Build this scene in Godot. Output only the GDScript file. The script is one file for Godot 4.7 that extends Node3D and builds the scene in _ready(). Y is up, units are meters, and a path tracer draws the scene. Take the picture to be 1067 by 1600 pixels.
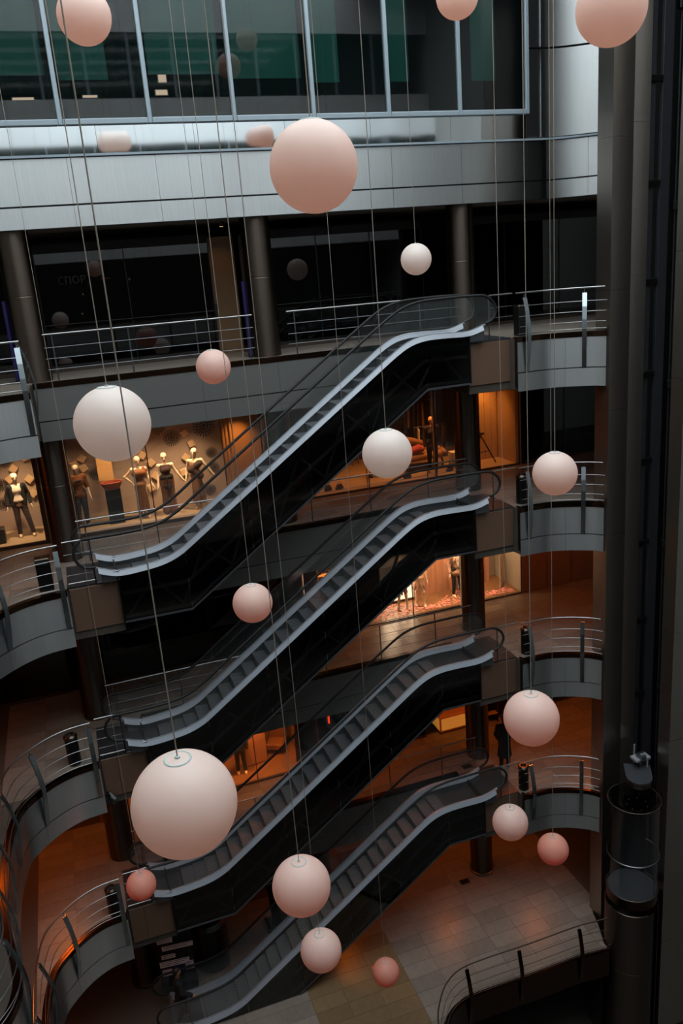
extends Node3D

# ---------------------------------------------------------------- mesh builder
class MB:
	var v := PackedVector3Array()
	var n := PackedVector3Array()
	var u := PackedVector2Array()
	var ix := PackedInt32Array()

	func vert(p: Vector3, nn: Vector3, uv := Vector2.ZERO) -> int:
		v.append(p); n.append(nn); u.append(uv)
		return v.size() - 1

	func tri(a: int, b: int, c: int) -> void:
		var g := (v[c] - v[a]).cross(v[b] - v[a])
		if g.dot(n[a] + n[b] + n[c]) < 0.0:
			ix.append_array(PackedInt32Array([a, c, b]))
		else:
			ix.append_array(PackedInt32Array([a, b, c]))

	func face(p: Array, out: Vector3) -> void:
		var nn: Vector3 = (p[1] - p[0]).cross(p[2] - p[0]).normalized()
		if nn.dot(out) < 0.0:
			nn = -nn
		var w: float = (p[1] - p[0]).length()
		var h: float = (p[2] - p[1]).length()
		var uvs := [Vector2(0, h), Vector2(w, h), Vector2(w, 0), Vector2(0, 0)]
		var i := []
		for k in p.size():
			i.append(vert(p[k], nn, uvs[k % 4]))
		for k in range(1, p.size() - 1):
			tri(i[0], i[k], i[k + 1])

	# box given by its centre, size and turn
	func box(c: Vector3, s: Vector3, b := Basis.IDENTITY) -> MB:
		var h := s * 0.5
		for ax in 3:
			for sg in [-1.0, 1.0]:
				var o := Vector3.ZERO
				o[ax] = sg
				var a := Vector3.ZERO
				var d := Vector3.ZERO
				a[(ax + 1) % 3] = h[(ax + 1) % 3]
				d[(ax + 2) % 3] = h[(ax + 2) % 3]
				var m: Vector3 = o * h
				face([c + b * (m - a - d), c + b * (m + a - d), c + b * (m + a + d), c + b * (m - a + d)], b * o)
		return self

	# box between two corners
	func bb(x0: float, x1: float, y0: float, y1: float, z0: float, z1: float) -> MB:
		return box(Vector3(x0 + x1, y0 + y1, z0 + z1) * 0.5, Vector3(x1 - x0, y1 - y0, z1 - z0))

	# chamfered box
	func cbox(c: Vector3, s: Vector3, e: float, b := Basis.IDENTITY) -> MB:
		var h := s * 0.5
		var q := h - Vector3(e, e, e)
		for ax in 3:
			var a1 := (ax + 1) % 3
			var a2 := (ax + 2) % 3
			for sg in [-1.0, 1.0]:
				var pts := []
				for k in [[-1, -1], [1, -1], [1, 1], [-1, 1]]:
					var p := Vector3.ZERO
					p[ax] = sg * h[ax]; p[a1] = k[0] * q[a1]; p[a2] = k[1] * q[a2]
					pts.append(c + b * p)
				var o := Vector3.ZERO
				o[ax] = sg
				face(pts, b * o)
				for sg2 in [-1.0, 1.0]:
					var ps := []
					for k in [[1, -1], [1, 1], [0, 1], [0, -1]]:
						var p := Vector3.ZERO
						p[ax] = sg * (h[ax] if k[0] == 1 else q[ax])
						p[a1] = sg2 * (q[a1] if k[0] == 1 else h[a1])
						p[a2] = k[1] * q[a2]
						ps.append(c + b * p)
					var o2 := Vector3.ZERO
					o2[ax] = sg; o2[a1] = sg2
					face(ps, b * o2)
		for sx in [-1.0, 1.0]:
			for sy in [-1.0, 1.0]:
				for sz in [-1.0, 1.0]:
					face([c + b * Vector3(sx * h.x, sy * q.y, sz * q.z), c + b * Vector3(sx * q.x, sy * h.y, sz * q.z), c + b * Vector3(sx * q.x, sy * q.y, sz * h.z)], b * Vector3(sx, sy, sz))
		return self

	# round bar along a path; rr a radius or one radius a point
	func tube(pts: Array, rr, seg := 8, closed := false) -> MB:
		var m := pts.size()
		var up := Vector3.ZERO
		var rings := []
		for k in m:
			var t: Vector3
			if closed:
				t = pts[(k + 1) % m] - pts[(k - 1 + m) % m]
			else:
				t = pts[mini(k + 1, m - 1)] - pts[maxi(k - 1, 0)]
			t = t.normalized()
			if k == 0:
				up = Vector3.UP if absf(t.y) < 0.9 else Vector3.RIGHT
			var s := t.cross(up).normalized()
			up = s.cross(t).normalized()
			var r: float = rr[k] if rr is Array else rr
			var ring := []
			for j in seg:
				var a := TAU * j / seg
				var d := s * cos(a) + up * sin(a)
				ring.append(vert(pts[k] + d * r, d, Vector2(float(j) / seg, k)))
			rings.append(ring)
		for k in (m if closed else m - 1):
			var a: Array = rings[k]
			var b: Array = rings[(k + 1) % m]
			for j in seg:
				var j2 := (j + 1) % seg
				tri(a[j], a[j2], b[j2]); tri(a[j], b[j2], b[j])
		if not closed:
			for e in [0, m - 1]:
				var o: Vector3 = (pts[0] - pts[1]) if e == 0 else (pts[m - 1] - pts[m - 2])
				o = o.normalized()
				var c := vert(pts[e], o)
				var f := []
				for j in seg:
					f.append(vert(v[rings[e][j]], o))
				for j in seg:
					tri(c, f[j], f[(j + 1) % seg])
		return self

	# outline pushed from h0 to h1; mode 0: outline in x, z pushed along y; 1: in x, y along z; 2: in z, y along x
	func ext(poly: PackedVector2Array, h0: float, h1: float, mode := 0) -> MB:
		var at := func(p: Vector2, h: float) -> Vector3:
			return Vector3(p.x, h, p.y) if mode == 0 else (Vector3(p.x, p.y, h) if mode == 1 else Vector3(h, p.y, p.x))
		var axis: Vector3 = at.call(Vector2.ZERO, 1.0)
		var ti := Geometry2D.triangulate_polygon(poly)
		for h in [h0, h1]:
			var o: Vector3 = axis * (1.0 if h == maxf(h0, h1) else -1.0)
			var id := []
			for p in poly:
				id.append(vert(at.call(p, h), o, p))
			for k in range(0, ti.size(), 3):
				tri(id[ti[k]], id[ti[k + 1]], id[ti[k + 2]])
		var area := 0.0
		for k in poly.size():
			area += poly[k].cross(poly[(k + 1) % poly.size()])
		for k in poly.size():
			var a := poly[k]
			var b := poly[(k + 1) % poly.size()]
			var e := b - a
			var o2 := Vector2(e.y, -e.x) * signf(area)
			face([at.call(a, h0), at.call(b, h0), at.call(b, h1), at.call(a, h1)], at.call(o2, 0.0))
		return self

	# profile of (radius, height) turned about an upright axis
	func lathe(prof: Array, seg: int, c: Vector3, a0 := 0.0, a1 := TAU) -> MB:
		for k in prof.size() - 1:
			var p: Vector2 = prof[k]
			var q: Vector2 = prof[k + 1]
			var e := q - p
			var nn := Vector2(e.y, -e.x).normalized()
			var ra := []
			var rb := []
			for j in seg + 1:
				var a := a0 + (a1 - a0) * j / seg
				var d := Vector3(cos(a), 0, sin(a))
				var nr := d * nn.x + Vector3.UP * nn.y
				ra.append(vert(c + d * p.x + Vector3.UP * p.y, nr, Vector2(float(j) / seg, p.y)))
				rb.append(vert(c + d * q.x + Vector3.UP * q.y, nr, Vector2(float(j) / seg, q.y)))
			for j in seg:
				tri(ra[j], ra[j + 1], rb[j + 1]); tri(ra[j], rb[j + 1], rb[j])
		return self

	# upright sheet along a ground path, between offsets d0 < d1 (to the right-hand side n) and heights y0 < y1
	func sheet(path: Array, nor: Array, d0: float, d1: float, y0: float, y1: float) -> MB:
		var m := path.size()
		var len := 0.0
		var rows := []
		for k in m:
			if k > 0:
				len += path[k].distance_to(path[k - 1])
			var nn := Vector3(nor[k].x, 0, nor[k].y)
			var po := Vector3(path[k].x, 0, path[k].y)
			var o := po + nn * d1
			var i := po + nn * d0
			rows.append([vert(o + Vector3.UP * y0, nn, Vector2(len, y0)), vert(o + Vector3.UP * y1, nn, Vector2(len, y1)), vert(i + Vector3.UP * y0, -nn, Vector2(len, y0)), vert(i + Vector3.UP * y1, -nn, Vector2(len, y1)),
				vert(o + Vector3.UP * y1, Vector3.UP, Vector2(len, 0)), vert(i + Vector3.UP * y1, Vector3.UP, Vector2(len, 1)), vert(o + Vector3.UP * y0, Vector3.DOWN, Vector2(len, 0)), vert(i + Vector3.UP * y0, Vector3.DOWN, Vector2(len, 1))])
		for k in m - 1:
			var a: Array = rows[k]
			var b: Array = rows[k + 1]
			for q in [[0, 1], [2, 3], [4, 5], [6, 7]]:
				tri(a[q[0]], a[q[1]], b[q[1]]); tri(a[q[0]], b[q[1]], b[q[0]])
		for k in [0, m - 1]:
			var t: Vector2 = (path[0] - path[1]) if k == 0 else (path[m - 1] - path[m - 2])
			face([v[rows[k][0]], v[rows[k][1]], v[rows[k][3]], v[rows[k][2]]], Vector3(t.x, 0, t.y))
		return self

	func ball(c: Vector3, r: Vector3, seg := 16, rings := 10) -> MB:
		var g := []
		for i in rings + 1:
			var t := PI * i / rings
			var row := []
			for j in seg + 1:
				var a := TAU * j / seg
				var d := Vector3(sin(t) * cos(a), cos(t), sin(t) * sin(a))
				row.append(vert(c + d * r, (d / r).normalized(), Vector2(float(j) / seg, float(i) / rings)))
			g.append(row)
		for i in rings:
			for j in seg:
				if i > 0:
					tri(g[i][j], g[i][j + 1], g[i + 1][j + 1])
				if i < rings - 1 or i == 0:
					tri(g[i][j], g[i + 1][j + 1], g[i + 1][j])
				elif i == rings - 1:
					pass
		return self

	# smooth skin over tapered bones [a, b, ra, rb]: a distance field joined with a smooth minimum, meshed as surface nets
	func skin(bones: Array, cell: float, k: float) -> MB:
		var lo := Vector3(1e9, 1e9, 1e9)
		var hi := -lo
		for b in bones:
			var r: float = maxf(b[2], b[3]) + cell * 2.0
			for e in [b[0], b[1]]:
				lo = lo.min(e - Vector3(r, r, r)); hi = hi.max(e + Vector3(r, r, r))
		var nx := int(ceil((hi.x - lo.x) / cell)) + 1
		var ny := int(ceil((hi.y - lo.y) / cell)) + 1
		var nz := int(ceil((hi.z - lo.z) / cell)) + 1
		var f := PackedFloat32Array()
		f.resize(nx * ny * nz)
		f.fill(1.0)
		for b in bones:
			var a: Vector3 = b[0]
			var ab: Vector3 = b[1] - a
			var l2 := maxf(ab.length_squared(), 1e-9)
			var ra: float = b[2]
			var rb: float = b[3]
			var r := maxf(ra, rb) + k + cell * 2.0
			var mn: Vector3 = (a.min(b[1]) - Vector3(r, r, r) - lo) / cell
			var mx: Vector3 = (a.max(b[1]) + Vector3(r, r, r) - lo) / cell
			for z in range(maxi(0, int(mn.z)), mini(nz, int(mx.z) + 2)):
				for y in range(maxi(0, int(mn.y)), mini(ny, int(mx.y) + 2)):
					var i := (z * ny + y) * nx
					for x in range(maxi(0, int(mn.x)), mini(nx, int(mx.x) + 2)):
						var p := lo + Vector3(x, y, z) * cell - a
						var t := clampf(p.dot(ab) / l2, 0.0, 1.0)
						var d := (p - ab * t).length() - ra - (rb - ra) * t
						var o := f[i + x]
						var h := maxf(k - absf(d - o), 0.0) / k
						f[i + x] = minf(d, o) - h * h * k * 0.25
		var id := {}
		var sx := 1
		var sy := nx
		var sz := nx * ny
		var corner := [0, sx, sy, sx + sy, sz, sx + sz, sy + sz, sx + sy + sz]
		var cp := []
		for c in 8:
			cp.append(Vector3(c & 1, (c >> 1) & 1, (c >> 2) & 1))
		var edges := [[0, 1], [2, 3], [4, 5], [6, 7], [0, 2], [1, 3], [4, 6], [5, 7], [0, 4], [1, 5], [2, 6], [3, 7]]
		for z in nz - 1:
			for y in ny - 1:
				var i0 := (z * ny + y) * nx
				for x in nx - 1:
					var i := i0 + x
					var f0 := f[i]
					if f0 > cell * 3.0:
						continue
					var inside := 0
					for c in 8:
						if f[i + corner[c]] < 0.0:
							inside += 1
					if inside == 0 or inside == 8:
						continue
					var s := Vector3.ZERO
					var m := 0
					for e in edges:
						var da := f[i + corner[e[0]]]
						var db := f[i + corner[e[1]]]
						if (da < 0.0) != (db < 0.0):
							s += cp[e[0]].lerp(cp[e[1]], da / (da - db))
							m += 1
					var g := Vector3(f[i + 1] - f0 + f[i + 1 + sy] - f[i + sy] + f[i + 1 + sz] - f[i + sz], f[i + sy] - f0 + f[i + sy + 1] - f[i + 1] + f[i + sy + sz] - f[i + sz], f[i + sz] - f0 + f[i + sz + 1] - f[i + 1] + f[i + sz + sy] - f[i + sy])
					id[i] = vert(lo + (Vector3(x, y, z) + s / m) * cell, g.normalized(), Vector2(x, y) * cell)
		for i in id:
			var neg: bool = f[i] < 0.0
			for q in [[sx, sy, sz], [sy, sz, sx], [sz, sx, sy]]:
				if (f[i + q[0]] < 0.0) != neg:
					var a = id.get(i)
					var b = id.get(i - q[1])
					var c = id.get(i - q[1] - q[2])
					var d = id.get(i - q[2])
					if b != null and c != null and d != null:
						tri(a, b, c); tri(a, c, d)
		return self

	func mesh() -> ArrayMesh:
		var a := []
		a.resize(Mesh.ARRAY_MAX)
		a[Mesh.ARRAY_VERTEX] = v
		a[Mesh.ARRAY_NORMAL] = n
		a[Mesh.ARRAY_TEX_UV] = u
		a[Mesh.ARRAY_INDEX] = ix
		var m := ArrayMesh.new()
		m.add_surface_from_arrays(Mesh.PRIMITIVE_TRIANGLES, a)
		return m

# ---------------------------------------------------------------- scene helpers
var M := {}
var taken := {}
var rng := RandomNumberGenerator.new()
const LEVEL := {"ground": 0.0, "D": 4.5, "C": 9.0, "B": 13.5, "A": 18.0, "E": 22.5}

func numbered(called: String) -> String:
	var k: int = taken.get(called, 0)
	taken[called] = k + 1
	return called if k == 0 else "%s_%03d" % [called, k]

func tag(o: Node, label := "", category := "", group := "", kind := "") -> void:
	if label: o.set_meta("label", label)
	if category: o.set_meta("category", category)
	if group: o.set_meta("group", group)
	if kind: o.set_meta("kind", kind)

func thing(called: String, label: String, category: String, at := Vector3.ZERO, turn := 0.0, group := "") -> Node3D:
	var o := Node3D.new()
	o.name = numbered(called)
	add_child(o)
	o.position = at
	o.rotation.y = turn
	tag(o, label, category, group)
	return o

func struct(called: String, _number := true) -> Node3D:
	var o := Node3D.new()
	o.name = numbered(called)
	add_child(o)
	tag(o, "", "", "", "structure")
	return o

func part(called: String, shape, mat: Material, parent: Node, at := Vector3.ZERO) -> MeshInstance3D:
	var o := MeshInstance3D.new()
	o.name = called
	o.mesh = shape.mesh() if shape is MB else shape
	o.material_override = mat
	parent.add_child(o, true)
	o.position = at
	return o

func copy(o: Node3D, at: Vector3, label := "", group := "") -> Node3D:
	var c: Node3D = o.duplicate()
	c.name = numbered(String(o.name))
	add_child(c)
	c.position = at
	if label: c.set_meta("label", label)
	if group: c.set_meta("group", group)
	return c

func mb() -> MB:
	return MB.new()

func mat(key: String, c: Color, rough := 0.6, metal := 0.0) -> StandardMaterial3D:
	var m := StandardMaterial3D.new()
	m.resource_name = key
	m.albedo_color = c
	m.roughness = rough
	m.metallic = metal
	M[key] = m
	return m

func glass(key: String, c: Color, alpha: float) -> StandardMaterial3D:
	var m := mat(key, Color(c.r, c.g, c.b, alpha), 0.02)
	m.transparency = BaseMaterial3D.TRANSPARENCY_ALPHA
	return m

func glow(key: String, c: Color, e: float) -> StandardMaterial3D:
	var m := mat(key, c, 0.5)
	m.emission_enabled = true
	m.emission = c
	m.emission_energy_multiplier = e
	return m

# grain texture: brightness in [a, 1], stretched along one axis
func grain(w: int, h: int, sx: float, sy: float, a: float, sd: int) -> ImageTexture:
	var no := FastNoiseLite.new()
	no.seed = sd
	no.frequency = 1.0
	no.fractal_octaves = 4
	var im := Image.create(w, h, false, Image.FORMAT_RGB8)
	for y in h:
		for x in w:
			var cx := cos(TAU * x / w) * sx
			var cz := sin(TAU * x / w) * sx
			var t := 0.5 + 0.5 * no.get_noise_3d(cx, cz, sin(TAU * y / h) * sy) + 0.0
			var g := clampf(a + (1.0 - a) * t, 0.0, 1.0)
			im.set_pixel(x, y, Color(g, g, g))
	return ImageTexture.create_from_image(im)

func grained(m: StandardMaterial3D, t: Texture2D, scale: Vector3, rough_too := false) -> void:
	m.albedo_texture = t
	m.uv1_triplanar = true
	m.uv1_world_triplanar = true
	m.uv1_scale = scale
	if rough_too:
		m.roughness_texture = t

# smooth curve through ground points, with the normal that looks to the void (right-hand side of the run, or left with flip)
func curve(pts: Array, per := 6, flip := false) -> Array:
	var out := []
	for k in pts.size() - 1:
		var p0: Vector2 = pts[maxi(k - 1, 0)]
		var p1: Vector2 = pts[k]
		var p2: Vector2 = pts[k + 1]
		var p3: Vector2 = pts[mini(k + 2, pts.size() - 1)]
		for j in per:
			out.append(p1.cubic_interpolate(p2, p0, p3, float(j) / per))
	out.append(pts[-1])
	var nor := []
	for k in out.size():
		var t: Vector2 = (out[mini(k + 1, out.size() - 1)] - out[maxi(k - 1, 0)]).normalized()
		nor.append(Vector2(t.y, -t.x) * (-1.0 if flip else 1.0))
	return [out, nor]

# the stretch of a curve between two lengths
func stretch(cv: Array, s0: float, s1: float) -> Array:
	var p: Array = cv[0]
	var nr: Array = cv[1]
	var a := []
	var b := []
	var s := 0.0
	for k in p.size() - 1:
		var d: float = p[k].distance_to(p[k + 1])
		if s + d > s0 and s < s1:
			var t0 := clampf((s0 - s) / d, 0.0, 1.0)
			var t1 := clampf((s1 - s) / d, 0.0, 1.0)
			if a.is_empty():
				a.append(p[k].lerp(p[k + 1], t0)); b.append(nr[k].lerp(nr[k + 1], t0).normalized())
			a.append(p[k].lerp(p[k + 1], t1)); b.append(nr[k].lerp(nr[k + 1], t1).normalized())
		s += d
	return [a, b]

func run_length(cv: Array) -> float:
	var s := 0.0
	for k in cv[0].size() - 1:
		s += cv[0][k].distance_to(cv[0][k + 1])
	return s

# ---------------------------------------------------------------- the place
const ROOF := 33.0
const BACK_Z := -1.73      # edge of the galleries behind the escalators
const SHOP_Z := -4.1       # shop fronts
var left_edge := []
var right_edge := []
var back_edge := []

func _ready() -> void:
	rng.seed = 7
	# camera, sky, exposure
	var cam := Camera3D.new()
	cam.name = "camera"
	var pitch := 0.2885
	var roll := -0.0808
	var yaw := 0.3126
	var fw := Vector3(sin(yaw) * cos(pitch), -sin(pitch), -cos(yaw) * cos(pitch))
	var rt := Vector3(cos(yaw), 0, sin(yaw))
	var up := rt.cross(fw)
	var r2 := rt * cos(roll) + up * sin(roll)
	var u2 := up * cos(roll) - rt * sin(roll)
	cam.transform = Transform3D(Basis(r2, u2, -fw), Vector3(0.67, 20.05, 18.659))
	cam.fov = 63.901
	cam.near = 0.05
	cam.far = 200.0
	add_child(cam)
	cam.current = true
	var env := Environment.new()
	env.background_mode = Environment.BG_SKY
	var sky := Sky.new()
	var sm := ProceduralSkyMaterial.new()
	sm.sky_top_color = Color(0.91, 0.95, 0.97)
	sm.sky_horizon_color = Color(0.93, 0.955, 0.97)
	sm.ground_horizon_color = Color(0.30, 0.32, 0.34)
	sm.ground_bottom_color = Color(0.20, 0.21, 0.22)
	sm.sky_curve = 0.3
	sky.sky_material = sm
	env.sky = sky
	env.background_energy_multiplier = 6.0
	env.tonemap_mode = Environment.TONE_MAPPER_LINEAR
	env.tonemap_exposure = 1.0
	env.sdfgi_enabled = true
	env.ssao_enabled = true
	env.ssil_enabled = true
	var we := WorldEnvironment.new()
	we.environment = env
	add_child(we)

	make_materials()
	left_edge = curve([Vector2(0, 0.10), Vector2(-0.55, 0.17), Vector2(-1.04, 0.42), Vector2(-1.48, 0.84), Vector2(-1.76, 1.28), Vector2(-1.91, 2.1), Vector2(-1.95, 2.9), Vector2(-1.92, 4.17), Vector2(-1.82, 5.0), Vector2(-1.66, 5.82), Vector2(-1.62, 6.4), Vector2(-1.8, 7.0), Vector2(-2.3, 7.5), Vector2(-3.4, 7.9), Vector2(-5.0, 8.1)])
	right_edge = curve([Vector2(11.66, 0.17), Vector2(12.1, 0.17), Vector2(12.55, 0.22), Vector2(13.04, 0.42), Vector2(13.48, 0.71), Vector2(13.715, 0.98)], 6, true)
	back_edge = curve([Vector2(0.0, BACK_Z), Vector2(5.0, BACK_Z), Vector2(11.66, BACK_Z)], 4, true)
	build_shell()
	build_top_facade()
	for lv in ["A", "B", "C", "D"]:
		build_level(lv)
	build_columns()
	build_escalators()
	build_elevator()
	build_ground()
	build_shops()
	build_balls()
	build_people()
	build_small_things()

func make_materials() -> void:
	var streak := grain(256, 256, 14.0, 0.35, 0.92, 3)
	var mottle := grain(256, 256, 1.1, 1.1, 0.86, 5)
	var s := mat("brushed steel", Color(0.74, 0.75, 0.75), 0.33, 1.0)
	s.anisotropy_enabled = true
	s.anisotropy = -0.85
	grained(s, streak, Vector3(0.5, 0.5, 0.5))
	s = mat("satin steel", Color(0.46, 0.47, 0.48), 0.34, 1.0)
	mat("polished steel", Color(0.86, 0.88, 0.89), 0.05, 1.0)
	s = mat("pilaster steel", Color(0.66, 0.63, 0.60), 0.33, 1.0)
	s.anisotropy_enabled = true
	s.anisotropy = -0.3
	grained(s, streak, Vector3(0.4, 0.4, 0.4))
	mat("rail steel", Color(0.56, 0.56, 0.56), 0.28, 1.0)
	mat("blade steel", Color(0.62, 0.66, 0.68), 0.25, 1.0)
	mat("bronze", Color(0.30, 0.22, 0.17), 0.22, 1.0)
	s = mat("column steel", Color(0.34, 0.30, 0.27), 0.36, 1.0)
	s.anisotropy_enabled = true
	s.anisotropy = -0.8
	mat("landing panel", Color(0.44, 0.34, 0.28), 0.4, 0.4)
	mat("window frame", Color(0.55, 0.60, 0.63), 0.4, 0.3)
	mat("black", Color(0.015, 0.015, 0.017), 0.35)
	mat("rubber", Color(0.012, 0.012, 0.013), 0.65)
	mat("dark wall", Color(0.05, 0.045, 0.042), 0.7)
	mat("slab", Color(0.42, 0.38, 0.34), 0.8)
	mat("grout", Color(0.25, 0.22, 0.19), 0.9)
	for k in 3:
		var t := mat("tile %d" % k, Color(0.50, 0.46, 0.42) * (1.0 - 0.05 * k), 0.32)
		t.albedo_color.a = 1.0
		grained(t, mottle, Vector3(0.7, 0.7, 0.7))
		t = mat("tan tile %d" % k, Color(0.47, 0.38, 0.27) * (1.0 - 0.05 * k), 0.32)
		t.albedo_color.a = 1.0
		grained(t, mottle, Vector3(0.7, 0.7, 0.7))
	mat("white wall", Color(0.55, 0.55, 0.54), 0.8)
	mat("grey panel", Color(0.40, 0.40, 0.39), 0.5, 0.4)
	mat("white panel", Color(0.90, 0.91, 0.91), 0.5)
	mat("ceiling", Color(0.55, 0.52, 0.48), 0.85)
	glass("clear glass", Color(0.8, 0.9, 0.9), 0.03)
	glass("balustrade glass", Color(0.45, 0.5, 0.5), 0.025)
	glass("tinted glass", Color(0.02, 0.05, 0.05), 0.35)
	glass("dark glass", Color(0.008, 0.008, 0.01), 0.86)
	glass("cladding glass", Color(0.006, 0.006, 0.008), 0.6)
	mat("truss steel", Color(0.5, 0.5, 0.52), 0.5, 0.1)
	mat("shaft grey", Color(0.20, 0.20, 0.22), 0.5, 0.3)
	mat("rim steel", Color(0.54, 0.56, 0.59), 0.45, 0.25)
	mat("skirt steel", Color(0.36, 0.37, 0.39), 0.35, 0.7)
	mat("step", Color(0.32, 0.33, 0.34), 0.5, 0.3)
	mat("plate", Color(0.33, 0.33, 0.34), 0.35, 0.8)
	mat("green blind", Color(0.04, 0.42, 0.36), 0.7)
	mat("wire", Color(0.58, 0.53, 0.48), 0.5, 0.2)
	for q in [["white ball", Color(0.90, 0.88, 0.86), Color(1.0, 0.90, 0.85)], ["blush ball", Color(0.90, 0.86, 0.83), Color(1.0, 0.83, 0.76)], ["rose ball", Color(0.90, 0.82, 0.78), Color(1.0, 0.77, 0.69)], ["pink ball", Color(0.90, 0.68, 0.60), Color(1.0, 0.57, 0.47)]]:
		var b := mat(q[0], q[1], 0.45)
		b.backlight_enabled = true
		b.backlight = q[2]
	mat("ball ring", Color(0.62, 0.68, 0.67), 0.5)
	# shops
	mat("beige wall", Color(0.57, 0.48, 0.41), 0.8)
	mat("display floor", Color(0.60, 0.50, 0.38), 0.5)
	mat("honey floor", Color(0.46, 0.31, 0.18), 0.45)
	mat("gold panel", Color(0.64, 0.51, 0.34), 0.5)
	mat("wood panel", Color(0.44, 0.33, 0.22), 0.5)
	mat("dark wood", Color(0.19, 0.14, 0.10), 0.5)
	mat("curtain", Color(0.66, 0.45, 0.32), 0.85)
	mat("mannequin", Color(0.82, 0.72, 0.60), 0.35)
	mat("lace dark", Color(0.10, 0.07, 0.06), 0.8)
	mat("card", Color(0.74, 0.60, 0.44), 0.7)
	mat("poster", Color(0.82, 0.62, 0.38), 0.7)
	mat("mustard cloth", Color(0.45, 0.26, 0.07), 0.9)
	mat("denim", Color(0.05, 0.07, 0.11), 0.9)
	mat("black cloth", Color(0.015, 0.014, 0.015), 0.9)
	mat("white cloth", Color(0.75, 0.70, 0.62), 0.9)
	mat("brown cloth", Color(0.20, 0.11, 0.06), 0.9)
	mat("print cloth", Color(0.42, 0.28, 0.17), 0.9)
	mat("gold cloth", Color(0.52, 0.30, 0.10), 0.8)
	mat("beige cloth", Color(0.66, 0.50, 0.40), 0.85)
	mat("purple cloth", Color(0.16, 0.10, 0.16), 0.9)
	mat("orange cloth", Color(0.46, 0.28, 0.15), 0.8)
	mat("pink cloth", Color(0.62, 0.25, 0.22), 0.85)
	mat("petal", Color(0.85, 0.52, 0.47), 0.8)
	mat("basket", Color(0.60, 0.26, 0.10), 0.8)
	mat("sofa", Color(0.52, 0.36, 0.20), 0.55)
	mat("leaf", Color(0.10, 0.16, 0.06), 0.6)
	mat("skin", Color(0.55, 0.36, 0.27), 0.6)
	mat("hair", Color(0.03, 0.02, 0.018), 0.6)
	mat("paper", Color(0.86, 0.87, 0.90), 0.6)
	mat("print dark", Color(0.06, 0.06, 0.07), 0.6)
	mat("print blue", Color(0.10, 0.14, 0.32), 0.6)
	mat("sign red", Color(0.35, 0.05, 0.04), 0.5)
	# lamps
	glow("lamp warm", Color(1.0, 0.80, 0.56), 3.0)
	glow("lamp amber", Color(1.0, 0.66, 0.35), 2.0)
	glow("lamp deep", Color(1.0, 0.49, 0.15), 1.6)
	glow("lamp soft", Color(1.0, 0.86, 0.68), 3.0)
	glow("lamp white", Color(1.0, 0.90, 0.78), 1.1)
	glow("lamp strip", Color(1.0, 0.74, 0.30), 1.1)
	glow("lamp red", Color(1.0, 0.26, 0.10), 0.7)
	glow("lamp violet", Color(0.09, 0.05, 0.26), 0.10)
	glow("lamp counter", Color(1.0, 0.72, 0.30), 0.22)
	mat("lamp brass", Color(0.75, 0.50, 0.2), 0.3, 0.9)
	mat("concrete", Color(0.30, 0.28, 0.26), 0.85)

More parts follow.
